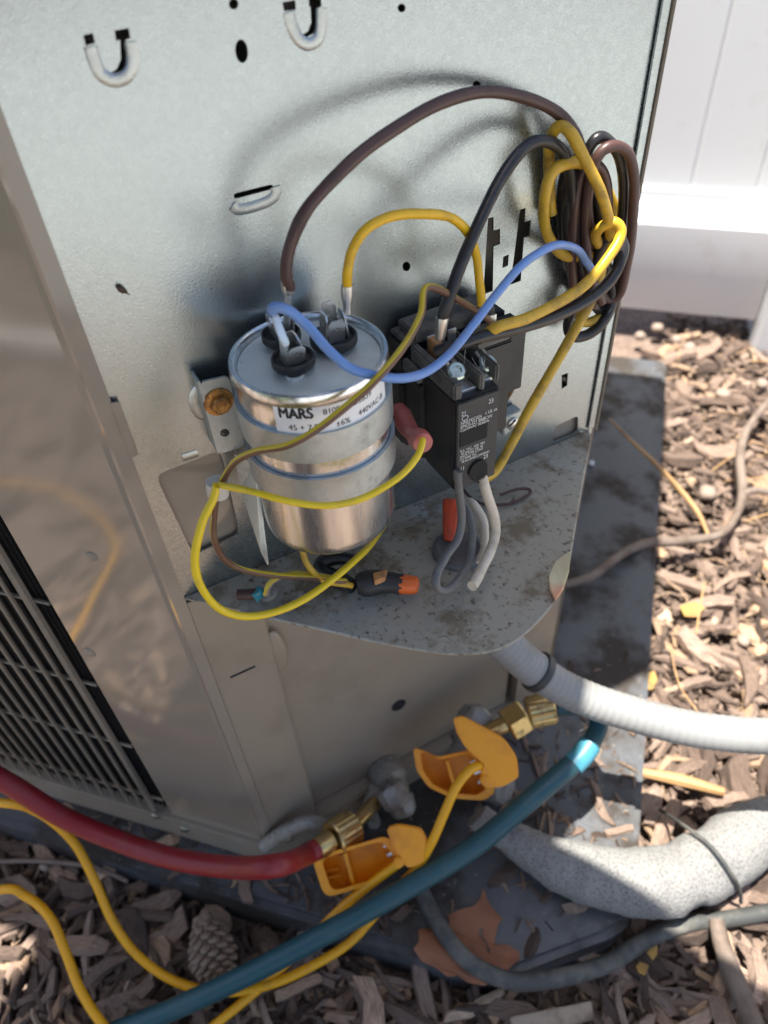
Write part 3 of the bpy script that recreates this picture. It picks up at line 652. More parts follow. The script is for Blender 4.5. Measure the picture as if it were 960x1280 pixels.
for off, d, w, h, ti in ((PD * -.0045, PN, .0062, .0095, .22), (PD * .0042, PN, .0062, .0095, -.22), (PN * -.0035, PD, .0064, .0090, -.1), (PN * .0038, PD, .0064, .0078, -.35)):
    blade(pf + off, d, w, h, .0007, ti, cf)
lathe('rivet', [(0, 0), (.004, 0), (.0038, .0016), (0, .0018)], tpl(369, 470, -.0002), ZZ, M['tin'], cf, 14)
for off, d, w, h, ti in ((PD * -.0048, PN, .0062, .0100, .12), (PN * -.0030, PD, .0066, .0125, -.05), (PN * .0036, PD, .0066, .0088, -.2), (PD * .0052, PN, .006, .0095, -.1)):
    blade(prc + off, d, w, h, .0007, ti, cr_)
for off, d, w, h, ti in ((PD * .0042, PN, .006, .009, .1), (PD * -.0035, PN, .006, .0085, -.1)):
    blade(plc + off, d, w, h, .0007, ti, cl)
# ------------------------------------------------------------------ strap bracket
brk = thing('capacitor_bracket', 'galvanised strap bracket screwed to the plate around the capacitor', 'bracket', W(-.05, .006, .44))
def band(name, z0, z1, r=CR + .0009, parent=brk, flare=0.0):
    V = []; n = 56; a0, a1 = math.radians(-158), math.radians(158)
    for i in range(n + 1):
        t = a0 + (a1 - a0) * i / n
        for rr, z in ((r, z0), (r + .0016, z0), (r + .0016 + flare, z1), (r + flare, z1)): V.append(cyl(t, z, rr))
    Fc = []
    for i in range(n):
        for k_ in range(4): Fc.append((4 * i + k_, 4 * i + (k_ + 1) % 4, 4 * i + 4 + (k_ + 1) % 4, 4 * i + 4 + k_))
    Fc += [(0, 1, 2, 3), (4 * n + 3, 4 * n + 2, 4 * n + 1, 4 * n)]
    bm = bmesh.new(); vs = [bm.verts.new(v) for v in V]
    for f in Fc: bm.faces.new([vs[q] for q in f])
    return link(name, bmme(name, bm), M['strap'], parent, True, 40)
band('strap', .5080, .5222, CR - .0002); band('strap', .4850, .4992, CR - .0001)
# the ear of the bracket on the left
ear_z = [pu(262, 474, .010)[1], pu(282, 567, .010)[1]]
u0 = pu(252, 480, .010)[0]; 
ear = prism('ear', P(roundpoly([(250, 478), (286, 470), (306, 558), (276, 567)], .1, 3), .010), -PN * .0012, M['strap'], brk, 0, [P(circ(lambda a, b: (a, b), 281, 541, 6, 5, 10), .010)])
prism('ear_edge', [pl(247, 477, .0105), pl(250.5, 477, .0105), pl(276.5, 567, .0105), pl(272, 567, .0105)], -PN * .010, M['strap'], ear, .0002)
prism('ear_web', [pl(286, 468, .0102), pl(300, 452, .024), pl(318, 545, .030), pl(307, 557, .0102)], PD * .001, M['strap'], ear)
sc = lathe('screw', [(0, 0), (.0062, 0), (.0062, .0009), (.0045, .0012), (.0045, .0042), (.0036, .0048), (0, .0046)], pl(273, 502, .0101), PN, M['rust'], ear, 6, False)
lathe('washer', [(0, -.0001), (.0068, -.0001), (.0066, .0009), (0, .0009)], pl(273, 502, .0101), PN, M['rust'], sc, 20)
blade_pl = prism('hanging_leaf', [pl(293, 568, .012), pl(318, 580, .020), pl(334, 706, .030), pl(326, 690, .028), pl(300, 610, .012)], PD * .0009, M['strap'], brk)
# ================================================================== CONTACTOR
kz1, kz0 = CAMZ - .187, CAMZ - .2445
con = thing('contactor', 'black contactor relay with white printed lettering and screw terminals', 'contactor', W(.085, .03, kz0))
KU0, KU1 = .0550, .0785
pbox('base', .0535, .112, .0015, .016, kz0 - .003, kz1 + .001, M['black_plastic'], con, .001)
side = pbox('housing', KU0, .104, .0162, .034, kz0, kz1 - .004, M['black_plastic'], con, .0008)
body = prism('front_housing', [W(KU0, .0342, kz0), W(KU1 + .002, .0342, kz0), W(KU1, .0600, kz0), W(KU0, .0600, kz0)], (0, 0, kz1 - kz0 - .006), M['black_plastic'], con, .0006)
face = prism('face', [W(KU0 + .0006, .0602, kz0 + .0005), W(KU1 - .0006, .0602, kz0 + .0005), W(KU1 - .0006, .0602, kz1 - .0065), W(KU0 + .0006, .0602, kz1 - .0065)], PN * .0012, M['contactor_face'], con, .0004)
# ribbed top with ridge walls, and the tall rear terminal block
pbox('terminal_block', .058, .103, .004, .020, kz1 + .0012, kz1 + .0075, M['dusty'], con, .0008)
for uu, ww, n1_ in ((.0552, .0044, .0592), (.0692, .0026, .0585), (.0790, .0022, .0560)):
    pbox('divider', uu, uu + ww, .0205, n1_, kz1 - .0062, kz1 + .0025, M['dusty'], con, .0008)
pbox('ridge', .0540, .0590, .0030, .0200, kz1 + .0012, kz1 + .0030, M['dusty'], con, .0006)
pbox('ridge', .0835, .1030, .0205, .0335, kz1 - .0038, kz1 + .0015, M['dusty'], con, .0008)
for uu in (.0625, .0735, .0870, .0960):
    pbox('terminal_tab', uu, uu + .0046, .0235, .0243, kz1 - .0040, kz1 + .0062, M['tin'], con, .0002)
pbox('saddle', .0602, .0688, .0465, .0560, kz1 - .0062, kz1 - .0044, M['tin'], con, .0004)
pbox('saddle', .0722, .0786, .0430, .0540, kz1 - .0062, kz1 - .0044, M['tin'], con, .0004)
pbox('side_step', KU0 - .0032, KU0 - .0002, .0185, .0330, kz1 - .0110, kz1 - .0045, M['dusty'], con, .0005)
pbox('base_lip', .1045, .1135, .0170, .0200, kz0 + .002, kz0 + .019, M['black_plastic'], con, .0005)
pbox('shelf', .0580, .0695, .022, .046, kz1 - .0060, kz1 - .0035, M['dusty'], con, .0005)
pbox('end_wing', .1042, .1145, .0165, .0305, kz0 + .020, kz1 - .0005, M['black_plastic'], con, .0008)
pbox('side_rib', KU0 - .0022, KU0 - .0002, .018, .034, kz0 + .002, kz1 - .012, M['black_plastic'], con, .0005)
pbox('side_foot', KU0 - .0042, KU0 - .0002, .0025, .017, kz0 + .001, kz1 - .020, M['black_plastic'], con, .0006)
pbox('window', .0568, .0720, .0598, .0618, CAMZ - .2178, CAMZ - .2088, M['dark'], con, .0003)
def kscrew(px, py, n):
    c = pl(px, py, n)
    o = lathe('terminal_screw', [(0, 0), (.0042, 0), (.0044, .0006), (.0044, .0022), (.0036, .0030), (.0022, .0030), (.0020, .0020), (0, .0020)], c, PN * .55 + ZZ * .8, M['zinc'], con, 14)
    for s in (-1, 1): tube('clamp_wire', [np.array(c) + PD * .0016 * s - PN * .006 + ZZ * .004, np.array(c) + PD * .0016 * s + PN * .0005 + ZZ * .0016], .0011, M['tin'], o, 8, 2)
kscrew(569, 466, .050); kscrew(608, 456, .046)
pbox('lug', .0625, .0665, .024, .036, kz1 - .0034, kz1 + .006, M['tan'], con, .0004)
# arch at the face's foot
arch = []
for t in np.linspace(0, math.pi, 10): arch.append(W(.0672 + .0052 * math.cos(t), .0616, CAMZ - .2355 + .006 * math.sin(t)))
arch = [W(.0724, .0616, CAMZ - .2400)] + arch + [W(.0650, .0616, CAMZ - .2410), W(.0690, .0616, CAMZ - .2450)]
prism('wire_port', arch, PN * .0012, M['dark'], con)
def on_face(u, z): return lambda x, y: W(KU0 + u + x, .06195, CAMZ + z + y)
for body_, size, u, z, b_ in (('21', .0030, .0022, -.1998, True), ('23', .0030, .0165, -.1985, True), ('NNS1KC024', .0023, .0020, -.2046, True), ('c UL us', .0023, .0150, -.2038, True), ('EMC0-321 BRBCVV', .0023, .0020, -.2067, True),
                          ('Coil:24VAC 50/60Hz', .0020, .0020, -.2086, True), ('FLA  VAC   LRA  RES', .0017, .0020, -.2205, False), ('30 240/277 150  40', .0017, .0026, -.2222, False), ('HACR TYPE CONT', .0017, .0020, -.2238, False),
                          ('CU WIRE 75C', .0017, .0020, -.2255, False), ('40 IN LB RECOMMEND', .0017, .0030, -.2272, False), ('11', .0030, .0022, -.2318, True), ('23', .0030, .0152, -.2300, True)):
    lettering('print', body_, size * 1.12, on_face(u, z), M['print'], face, False, .80)
# ring mark beside the code
tube('print', [W(KU0 + .0042 + .0016 * math.cos(t), .0620, CAMZ - .2013 + .0012 * math.sin(t)) for t in np.linspace(0, 2 * math.pi, 13)], .00016, M['print'], face, 5, 2)
# lint caught between the screws
r_ = np.random.default_rng(3)
for i in range(16):
    a = np.array(pl(588 + r_.normal(0, 9), 472 + r_.normal(0, 10), .050)); d = r_.normal(0, .006, 3)
    tube('lint', [a, a + d * .5 + r_.normal(0, .002, 3), a + d], .00012, M['fuzz'], con, 4, 3)
# nameplate-like square lug with a screw, right of the contactor
lug = thing('ground_lug', 'square metal grounding lug with slotted screw on the plate', 'lug', pl(645, 540, 0))
prism('body', P([(628, 524), (652, 512), (652, 528), (630, 546)], .008), -PN * .0076, M['strap'], lug, .0006)
gs = lathe('screw', [(0, 0), (.0040, 0), (.0040, .0012), (.003, .0018), (0, .0018)], pl(641, 529, .0081), PN, M['tin'], lug, 16)
tube('slot', [pl(637, 533, .0102), pl(645, 525, .0102)], .0005, M['dark'], gs, 5, 2)

# ================================================================== WIRES
def wire(name, label, pts, px_w, m, fn=pl, uv=False, twist=0.0, group=None, per=8, segs=12):
    """pts: (pixel x, pixel y, distance in front of the plate); px_w: wire width in photo pixels near its middle"""
    Wp = [fn(*p) if len(p) == 3 and fn is not None else p for p in pts]
    mid = Wp[len(Wp) // 3]; d = -(ROT.T @ (np.asarray(mid) - CPOS))[2]
    return tag(tube(name, Wp, px_w * d / F / 2, m, None, segs, per, uv, twist, wob=.00028), label, 'wire', group)
wire('brown_wire', 'thick brown wire arching from the capacitor to the coiled wire bundle',
     [(361, 362, .030), (357, 335, .031), (366, 300, .032), (392, 252, .032), (436, 205, .029), (490, 163, .024), (545, 131, .018), (600, 117, .013), (650, 120, .011), (690, 135, .011), (714, 158, .013), (726, 190, .014), (733, 250, .013), (742, 320, .010), (756, 372, .010), (774, 368, .014), (784, 325, .017), (790, 270, .020), (794, 225, .022), (787, 195, .022), (770, 183, .022), (750, 193, .021), (737, 225, .018), (732, 290, .016), (738, 345, .016), (752, 378, .016)], 15, M['brown_wire'])
lathe('spade_terminal', [(0, 0), (.0022, 0), (.0026, .001), (.0026, .006), (.0020, .0065), (0, .0065)], pl(361, 366, .030), np.array(pl(357, 335, .031)) - np.array(pl(361, 366, .030)), M['tin'], None, 12)
prism('tongue', [pl(358, 366, .030), pl(365, 366, .030), tpl(362, 414, .008), tpl(354, 414, .008)], -PN * .0009, M['tin'], bpy.data.objects['spade_terminal'])
_s = bpy.data.objects['spade_terminal']; tag(_s, 'crimped silver spade terminal on the end of the brown wire', 'terminal')
wire('black_wire', 'thick black wire rising from the contactor top into the coiled bundle',
     [(553, 396, .040), (561, 372, .040), (578, 326, .036), (600, 275, .030), (622, 230, .024), (646, 195, .019), (668, 178, .016), (690, 178, .015), (706, 196, .015), (714, 230, .013), (716, 280, .011), (724, 330, .010), (738, 372, .009), (752, 388, .009), (768, 360, .010), (776, 300, .013), (780, 245, .015), (776, 205, .016), (764, 180, .016), (750, 172, .016), (736, 186, .015), (728, 220, .013), (724, 270, .012), (728, 330, .012), (742, 368, .014)], 15, M['black_wire'])
wire('black_wire', 'black wire wound in tight turns through the middle of the bundle',
     [(706, 318, .004), (702, 270, .004), (706, 222, .006), (720, 200, .008), (736, 204, .009), (744, 240, .008), (746, 300, .006), (740, 350, .005), (726, 366, .005), (714, 340, .006), (709, 290, .009), (713, 240, .011), (726, 212, .011), (741, 222, .011), (749, 270, .010), (750, 325, .008), (742, 372, .008), (728, 392, .008)], 14, M['black_wire'])
wire('brown_wire', 'second brown wire folded inside the coiled bundle',
     [(718, 372, .008), (714, 320, .011), (718, 260, .013), (728, 216, .014), (746, 206, .015), (758, 232, .014), (758, 290, .012), (752, 345, .011), (742, 385, .011)], 13, M['brown_wire'])
tag(lathe('ring_terminal', [(0, 0), (.0019, 0), (.0024, .001), (.0026, .007), (.0028, .008), (.0028, .0105), (0, .0105)], pl(550, 424, .040), np.array(pl(553, 396, .040)) - np.array(pl(550, 424, .040)), M['tin'], None, 12), 'crimped silver terminal joining the black wire to the contactor', 'terminal')
wire('black_wire', 'glossy black wire running beside the yellow one from contactor to bundle',
     [(546, 440, .040), (575, 430, .046), (612, 419, .046), (655, 408, .044), (705, 391, .040), (745, 368, .036), (770, 340, .031), (778, 312, .027), (772, 296, .022), (756, 300, .016), (742, 330, .012), (722, 372, .009), (710, 405, .009), (716, 422, .010), (736, 418, .012), (756, 398, .013), (766, 370, .011), (758, 330, .009), (748, 300, .008)], 15, M['black_wire'])
wire('yellow_wire', 'yellow wire knotted around the bundle and running to the contactor',
     [(600, 424, .040), (622, 408, .047), (660, 397, .046), (702, 375, .042), (740, 346, .038), (764, 316, .034), (776, 292, .031), (768, 279, .028), (752, 283, .024), (744, 296, .018), (752, 312, .012)], 14, M['yellow_dirty'])
wire('yellow_wire', 'yellow wire looping high over the bundle and dropping behind the knot',
     [(690, 268, .006), (687, 220, .006), (687, 182, .009), (694, 161, .013), (706, 160, .017), (722, 180, .022), (740, 216, .026), (754, 248, .027), (762, 278, .026), (764, 300, .018), (756, 320, .013)], 15, M['yellow_dirty'])
wire('yellow_wire', 'yellow wire curling in a wide C on the left of the bundle',
     [(752, 222, .008), (735, 207, .012), (715, 203, .016), (697, 210, .017), (684, 232, .016), (680, 264, .014), (685, 294, .012), (700, 316, .011), (722, 322, .011), (746, 314, .011), (764, 290, .011), (767, 258, .010), (756, 230, .009)], 15, M['yellow_dirty'])
wire('yellow_wire', 'long yellow wire dropping from the bundle to the contactor foot',
     [(752, 318, .010), (748, 350, .014), (734, 385, .016), (712, 424, .018), (688, 466, .020), (660, 515, .022), (638, 558, .024), (620, 588, .026), (604, 600, .030)], 13, M['yellow_dirty'])
wire('yellow_wire', 'short yellow loop peeking from the bottom of the bundle',
     [(748, 350, .006), (760, 372, .008), (755, 392, .010), (740, 402, .010), (726, 400, .008), (724, 380, .006)], 12, M['yellow_dirty'])
wire('yellow_wire', 'bright yellow wire arching from the capacitor to the contactor',
     [(434, 362, .036), (435, 338, .037), (440, 312, .037), (456, 287, .037), (486, 272, .036), (525, 267, .034), (560, 271, .031), (583, 289, .029), (595, 320, .029), (599, 355, .031), (601, 384, .034)], 13, M['yellow_wire'])
tag(lathe('spade_terminal', [(0, 0), (.0016, 0), (.0018, .005), (.0024, .007), (.0024, .012), (0, .012)], pl(434, 392, .036), np.array(pl(434, 362, .036)) - np.array(pl(434, 392, .036)), M['tin'], None, 12), 'crimped silver spade terminal on the end of the yellow wire', 'terminal')
wire('blue_wire', 'blue wire dipping from the capacitor and rising into the bundle',
     [(341, 389, .050), (344, 384, .052), (362, 389, .054), (384, 408, .057), (408, 436, .062), (436, 458, .067), (466, 469, .070), (500, 473, .070), (530, 466, .066), (560, 444, .060), (590, 407, .054), (620, 367, .048), (650, 333, .042), (680, 312, .036), (702, 305, .032), (722, 312, .028), (733, 328, .024), (744, 345, .018)], 12.5, M['blue_wire'])
tag(prism('spade_terminal', [pl(337, 393, .048), pl(345, 389, .048), pl(354, 412, .051), pl(360, 428, .053), pl(352, 432, .053), pl(344, 414, .051)], PN * .0022, M['tin'], None, .0004), 'flat silver spade terminal gripping the blue wire on the capacitor', 'terminal')
wire('striped_wire', 'thin brown and yellow striped wire crossing the capacitor label',
     [(630, 502, .014), (641, 482, .016), (640, 455, .018), (630, 425, .022), (612, 402, .028), (588, 384, .034), (560, 368, .040), (538, 359, .044), (530, 366, .047), (526, 392, .053), (510, 424, .063), (478, 464, .073), (440, 504, .0745), (402, 534, .074), (362, 555, .070), (322, 563, .060), (296, 576, .050), (282, 596, .044), (273, 614, .042), (268, 640, .040), (268, 668, .040), (280, 698, .040), (304, 713, .040), (340, 718, .042), (385, 720, .046), (432, 726, .050)], 9.5, M['brown_yellow'], uv=True)
wire('thin_yellow_wire', 'thin bright yellow wire from the red sleeve around the capacitor to the tie',
     [(528, 550, .068), (521, 570, .074), (496, 598, .080), (456, 622, .080), (410, 632, .078), (360, 627, .072), (315, 615, .062), (285, 607, .050), (272, 606, .044), (268, 612, .043)], 9, M['yellow_thin'])
wire('thin_yellow_wire', 'thin bright yellow wire hanging in a big loop below the tie',
     [(271, 607, .046), (266, 625, .048), (252, 655, .050), (244, 692, .052), (250, 730, .054), (272, 760, .056), (305, 770, .058), (345, 765, .058), (385, 746, .056), (425, 716, .052), (452, 692, .046), (466, 676, .036), (482, 652, .018), (490, 630, .008)], 10.5, M['yellow_thin'])
wire('thin_yellow_wire', 'thin yellow wire bending out from behind the capacitor bottom',
     [(377, 680, .040), (381, 700, .042), (393, 716, .046), (412, 728, .049), (440, 732, .050)], 8, M['yellow_dirty'])
wire('grey_wire', 'pale grey wire lying across the tray into the taped splice',
     [(332, 742, .040), (336, 731, .041), (348, 722, .042), (372, 718, .043), (405, 722, .046), (438, 730, .048)], 8, M['grey_yellow'], uv=True)
tie = tag(lathe('cable_tie', [(.0030, -.0035), (.0046, -.0035), (.0048, 0), (.0046, .0035), (.0030, .0035)], pl(272, 610, .043), np.array((.12, .1, 1)), M['tie'], None, 18), 'translucent nylon tie holding the thin yellow wires together', 'cable tie')
# red sleeve on the contactor's side terminal
pk = [pl(497, 512, .030), pl(503, 522, .036), pl(511, 536, .046), pl(519, 545, .056), pl(524, 549, .062), pl(529, 554, .067)]
tag(tube('terminal_sleeve', pk, [.0042, .0050, .0046, .0036, .0046, .0050, .0044], M['pink'], None, 14, 5), 'pinkish red insulating sleeve on the contactor side terminal', 'sleeve')
# grey and white wires leaving the contactor's foot
wire('grey_wire', 'dark grey wire twisting in a loop below the contactor',
     [(573, 588, .062), (574, 615, .063), (577, 650, .066), (572, 676, .070), (556, 697, .076), (545, 718, .082), (547, 735, .086), (559, 737, .086), (576, 722, .080), (588, 697, .070), (591, 668, .060), (586, 642, .052), (578, 628, .046)], 11, M['grey_wire'])
wire('white_wire', 'off-white wire running from the contactor foot down onto the tray',
     [(602, 596, .062), (608, 618, .064), (617, 645, .066), (619, 666, .068), (611, 692, .074), (600, 714, .082), (590, 733, .090)], 13, M['white_wire'])
wire('white_wire', 'off-white wire curving behind the other white wire on the tray',
     [(578, 628, .040), (590, 628, .046), (601, 642, .052), (606, 662, .058), (606, 684, .064), (600, 704, .070)], 11, M['white_wire'])
def trn(x, y, h): return tr(x, y, h)
wire('scrap_wire', 'thin brown wire loop lying at the back of the tray',
     [(580, 612, .006), (592, 624, .004), (610, 630, .003), (640, 628, .003), (660, 618, .003), (662, 612, .004), (645, 612, .004), (625, 618, .004)], 4, M['brown_wire'], fn=trn)
# wire nuts and splice on the tray
gm = tag(lathe('grommet', [(.0085, -.004), (.0135, -.0035), (.0150, .0015), (.0140, .0038), (.0120, .0045), (.0085, .0030)], [*tr(573, 690)[:2], TRAYZ], ZZ, M['grey_wire'], None, 26), 'round grey rubber grommet set into the tray', 'grommet')
def nut(name, base, tip, r0, r1, m, label, parent=None):
    base, tip = np.asarray(base), np.asarray(tip); h = np.linalg.norm(tip - base); n = 18; V = []; segs = 24; Fc = []
    axv = (tip - base) / h; a = np.array([1.0, 0, 0]) if abs(axv[0]) < .8 else np.array([0, 1.0, 0]); N = np.cross(axv, a); N /= np.linalg.norm(N); B = np.cross(axv, N)
    prof = [(0, .06), (r0 * .72, .05), (r0 * .8, 0), (r0, .0), (r0 * 1.02, .1), (r0 * .95, .35), (r1, .8), (r1 * .8, .95), (0, 1.0)]
    for i, (r, s) in enumerate(prof):
        for k in range(segs):
            t = 2 * math.pi * k / segs; rr = r * (1 + (.06 if k % 3 == 0 else -.02) * (3 <= i <= 6)); V.append(base + axv * s * h + max(rr, 1e-5) * (math.cos(t) * N + math.sin(t) * B))
    for i in range(len(prof) - 1):
        for k in range(segs): k2 = (k + 1) % segs; Fc.append((i * segs + k, i * segs + k2, (i + 1) * segs + k2, (i + 1) * segs + k))
    o = link(name, pyme(name, V, Fc), m, parent, True, 50)
    if parent is None: tag(o, label, 'wire nut')
    return o
nut('wire_nut', tr(566, 624, .020), tr(562, 678, .003), .0052, .0040, M['red_nut'], 'red wire nut standing in the grommet on the tray')
spl = thing('taped_splice', 'black taped wire splice with orange wire nut on the tray', 'splice', tr(470, 735, 0))
tube('tape_wrap', [tr(446, 732, .012), tr(456, 730, .012), tr(470, 728, .012), tr(484, 728, .012), tr(504, 730, .012)], [.0050, .0066, .0072, .0068, .0062, .0056, .0052], M['black_plastic'], spl, 14, 6)
nut('wire_nut', tr(500, 730, .012), tr(524, 732, .012), .0050, .0044, M['orange_nut'], '', spl)
prism('copper_end', [tr(466, 716, .020), tr(484, 711, .020), tr(481, 721, .021), tr(468, 726, .021)], (0, 0, -.004), M['tan'], spl, .0004)
tube('tape_tail', [tr(440, 733, .012), tr(425, 726, .010), tr(405, 716, .010), tr(402, 704, .012), tr(420, 697, .014), tr(445, 700, .016)], [.004, .005, .0045, .004, .004, .003], M['black_wire'], spl, 10, 5)
te = thing('taped_wire_end', 'brown capped wire end with teal tape ring on the tray', 'wire end', tr(320, 744, 0))
tube('wire_end', [tr(297, 743, .006), tr(308, 743, .006), tr(322, 742, .006)], .0030, M['brown_wire'], te, 10, 4)
tube('tape_ring', [tr(320, 738, .009), tr(324, 743, .0065), tr(328, 748, .005)], .0034, M['teal'], te, 10, 4)
tube('wire_curl', [tr(326, 745, .006), tr(334, 748, .006), tr(342, 742, .008), tr(342, 732, .010), tr(334, 733, .009)], .0022, M['grey_wire'], te, 8, 5)

# ================================================================== CONDUIT, HOSES, CORDS
def path(pts): return [dp(*p) for p in pts]
cp = path([(600, 775, .53), (632, 806, .54), (662, 832, .55), (700, 858, .558), (745, 878, .562), (800, 895, .562), (860, 910, .560), (920, 918, .556), (985, 922, .552), (1100, 935, .55), (1250, 985, .56)])
conduit = thing('conduit', 'light grey ribbed flexible conduit leaving the unit below the tray', 'conduit', cp[0])
C = spline(cp, 34); rr = np.array([.0133 + .00032 * max(0, math.sin(i * 1.05)) for i in range(len(C))])
V, Fc = tube_geo(C, rr, 24); link('hose', pyme('hose', V, Fc), M['conduit'], conduit, True, 70)
a, b = dp(684, 840, .555), dp(678, 835, .553); dirn = np.array(cp[3]) - np.array(cp[2])
lathe('clamp_ring', [(.0134, -.0028), (.0156, -.0028), (.0160, 0), (.0156, .0028), (.0134, .0028)], dp(673, 840, .5535), dirn, M['rubber'], conduit, 28)
rh = tag(tube('red_hose', [lf(x, y, n) for x, y, n in ((-420, 640, .040), (-200, 830, .040), (-60, 936, .040), (20, 985, .042), (80, 1022, .044), (150, 1052, .045), (220, 1074, .046), (290, 1084, .046), (345, 1082, .045))] + [pl(380, 1070, .045), pl(398, 1060, .042)], .0078, M['red_hose'], None, 18, 8), 'red refrigerant hose running along the unit base to a brass fitting', 'hose')
bf = thing('hose_fitting', 'knurled brass hose fitting joining the red hose to the valve', 'fitting', pl(400, 1058, .042))
A, B = np.array(pl(398, 1060, .042)), np.array(pl(446, 1030, .034)); D = B - A; Ld = np.linalg.norm(D)
lathe('ferrule', [(0, -.002), (.0085, -.002), (.0090, .002), (.0085, .012), (.006, .013), (0, .013)], A, D, M['brass'], bf, 18)
def knurled(name, base, axis, r, h, m, parent):
    V = []; Fc = []; segs = 40; axis = np.asarray(axis) / np.linalg.norm(axis); a = np.array([0, 0, 1.0]); N = np.cross(axis, a); N /= np.linalg.norm(N); Bv = np.cross(axis, N)
    prof = [(.5, 0), (.92, 0), (1, .06), (1, .94), (.92, 1), (.45, 1)]
    for i, (q, s) in enumerate(prof):
        for k in range(segs):
            t = 2 * math.pi * k / segs; R_ = r * q * (1 + (.035 if k % 2 else -.015) * (2 <= i <= 3)); V.append(np.asarray(base) + axis * h * s + R_ * (math.cos(t) * N + math.sin(t) * Bv))
    for i in range(len(prof) - 1):
        for k in range(segs): k2 = (k + 1) % segs; Fc.append((i * segs + k, i * segs + k2, (i + 1) * segs + k2, (i + 1) * segs + k))
    Fc += [tuple(range(segs - 1, -1, -1)), tuple((len(prof) - 1) * segs + k for k in range(segs))]
    return link(name, pyme(name, V, Fc), m, parent, True, 25)
knurled('knurled_nut', A + D / Ld * .014, D, .0135, .022, M['brass'], bf)
lathe('neck', [(0, 0), (.006, 0), (.006, .03), (0, .03)], A + D / Ld * .036, D + PN * -.01, M['brass'], bf, 12)
tube('elbow', [lf(330, 1058, .006), pl(355, 1040, .012), pl(385, 1028, .018), pl(412, 1034, .024)], .006, M['grey_metal'], bf, 12)
bh = thing('blue_hose', 'dark blue refrigerant hose crossing in front of the pad', 'hose', dp(200, 1270, .55))
hp = path([(40, 1330, .575), (130, 1296, .572), (215, 1262, .568), (310, 1218, .565), (410, 1165, .562), (505, 1112, .562), (590, 1060, .565), (655, 1006, .572), (700, 968, .580), (724, 948, .585)])
tube('hose', hp, .0080, M['blue_hose'], bh, 18, 10)
tube('hose_sleeve', path([(716, 956, .5835), (728, 944, .586), (738, 930, .589)]), .0090, M['blue_tip'], bh, 18, 6)
tube('hose_end', path([(737, 932, .589), (747, 912, .594), (748, 896, .598), (738, 886, .602), (718, 882, .606), (695, 884, .607)]), .0074, M['blue_hose'], bh, 16, 6)
bb = thing('brass_coupler', 'brass coupler joining the blue hose to the large valve', 'fitting', dp(640, 905, .60))
knurled('knurled_nut', dp(692, 884, .606), np.array(dp(652, 893, .606)) - np.array(dp(692, 884, .606)), .0125, .022, M['brass'], bb)
lathe('hex_nut', [(0, 0), (.0135, 0), (.0145, .0015), (.0145, .016), (.0135, .0175), (0, .0175)], dp(656, 893, .603), np.array(dp(620, 915, .60)) - np.array(dp(656, 893, .603)), M['brass'], bb, 6, False)
lathe('neck', [(0, 0), (.007, 0), (.0065, .03), (0, .03)], dp(632, 905, .601), np.array(dp(590, 925, .60)) - np.array(dp(632, 905, .601)), M['brass'], bb, 12)
# pipe clamps
def clamp(label, low_px, low_d, up_px, up_d, ribs, hinge, loc):
    t = thing('pipe_clamp', label, 'clamp', loc)
    vd = ray(*np.mean(np.array(low_px), 0)); vd /= np.linalg.norm(vd)
    # lower jaw: an open trough (rim, floor)
    op = roundpoly(low_px, .22, 4); c = np.mean(np.array(op), 0); ip = [tuple(c + (np.array(p) - c) * .80) for p in op]
    jaw = prism('lower_jaw', [dp(*p, low_d) for p in op], vd * .024, M['clamp'], t, .0012, [[dp(*p, low_d) for p in ip][::-1]])
    prism('trough_floor', [dp(*(c + (np.array(p) - c) * .9), low_d + .020) for p in op], vd * .003, M['clamp'], jaw)
    for (x0, y0, x1, y1) in ribs:
        a_, b_ = np.array(dp(x0, y0, low_d + .006)), np.array(dp(x1, y1, low_d + .006)); s = np.array(dp(x0 + 5, y0, low_d + .006)) - a_
        prism('rib', [a_, b_, b_ + s, a_ + s], vd * .014, M['clamp'], jaw, .0005)
    vd2 = ray(*np.mean(np.array(up_px), 0)); vd2 /= np.linalg.norm(vd2)
    up_ = prism('upper_jaw', [dp(*p, up_d) for p in roundpoly(up_px, .25, 4)], vd2 * .022, M['clamp'], t, .005)
    for k in range(3):
        hx, hy = hinge[0] - 5 * k, hinge[1] - 12 * k
        tube('spring_coil', [dp(hx - 8, hy + 3, low_d + .010), dp(hx + 10, hy - 5, low_d + .008)], .0024, M['tin'], t, 8, 3)
    lathe('hinge_pin', [(0, 0), (.004, 0), (.004, .0015), (.003, .002), (0, .002)], dp(*hinge, min(low_d, up_d) - .0002), -vd, M['clamp'], t, 12)
    return t
clamp('orange pipe clamp lying open beside the knurled brass fitting', [(389, 1072), (440, 1057), (484, 1044), (512, 1078), (470, 1104), (406, 1123)], .575, [(482, 1034), (498, 1029), (527, 1034), (536, 1052), (530, 1078), (510, 1086), (494, 1066)], .560, [(428, 1064, 440, 1108), (402, 1090, 420, 1086), (404, 1098, 422, 1094)], (498, 1078), dp(450, 1080, .58))
clamp('orange pipe clamp gripping the large valve with jaws spread wide', [(516, 934), (530, 938), (548, 946), (590, 936), (606, 950), (620, 990), (605, 1001), (565, 998), (535, 984), (520, 962)], .582, [(566, 897), (578, 894), (605, 908), (630, 922), (646, 945), (649, 972), (628, 984), (604, 985), (600, 968), (604, 955), (582, 935), (570, 915)], .566, [(556, 950, 566, 985)], (606, 975), dp(580, 960, .59))
def cord(label, pts, px=11.5):
    Wp = path(pts); d = pts[len(pts) // 2][2]
    return tag(tube('probe_cable', Wp, px * d / F / 2, M['cord'], None, 12, 8), label, 'cord')
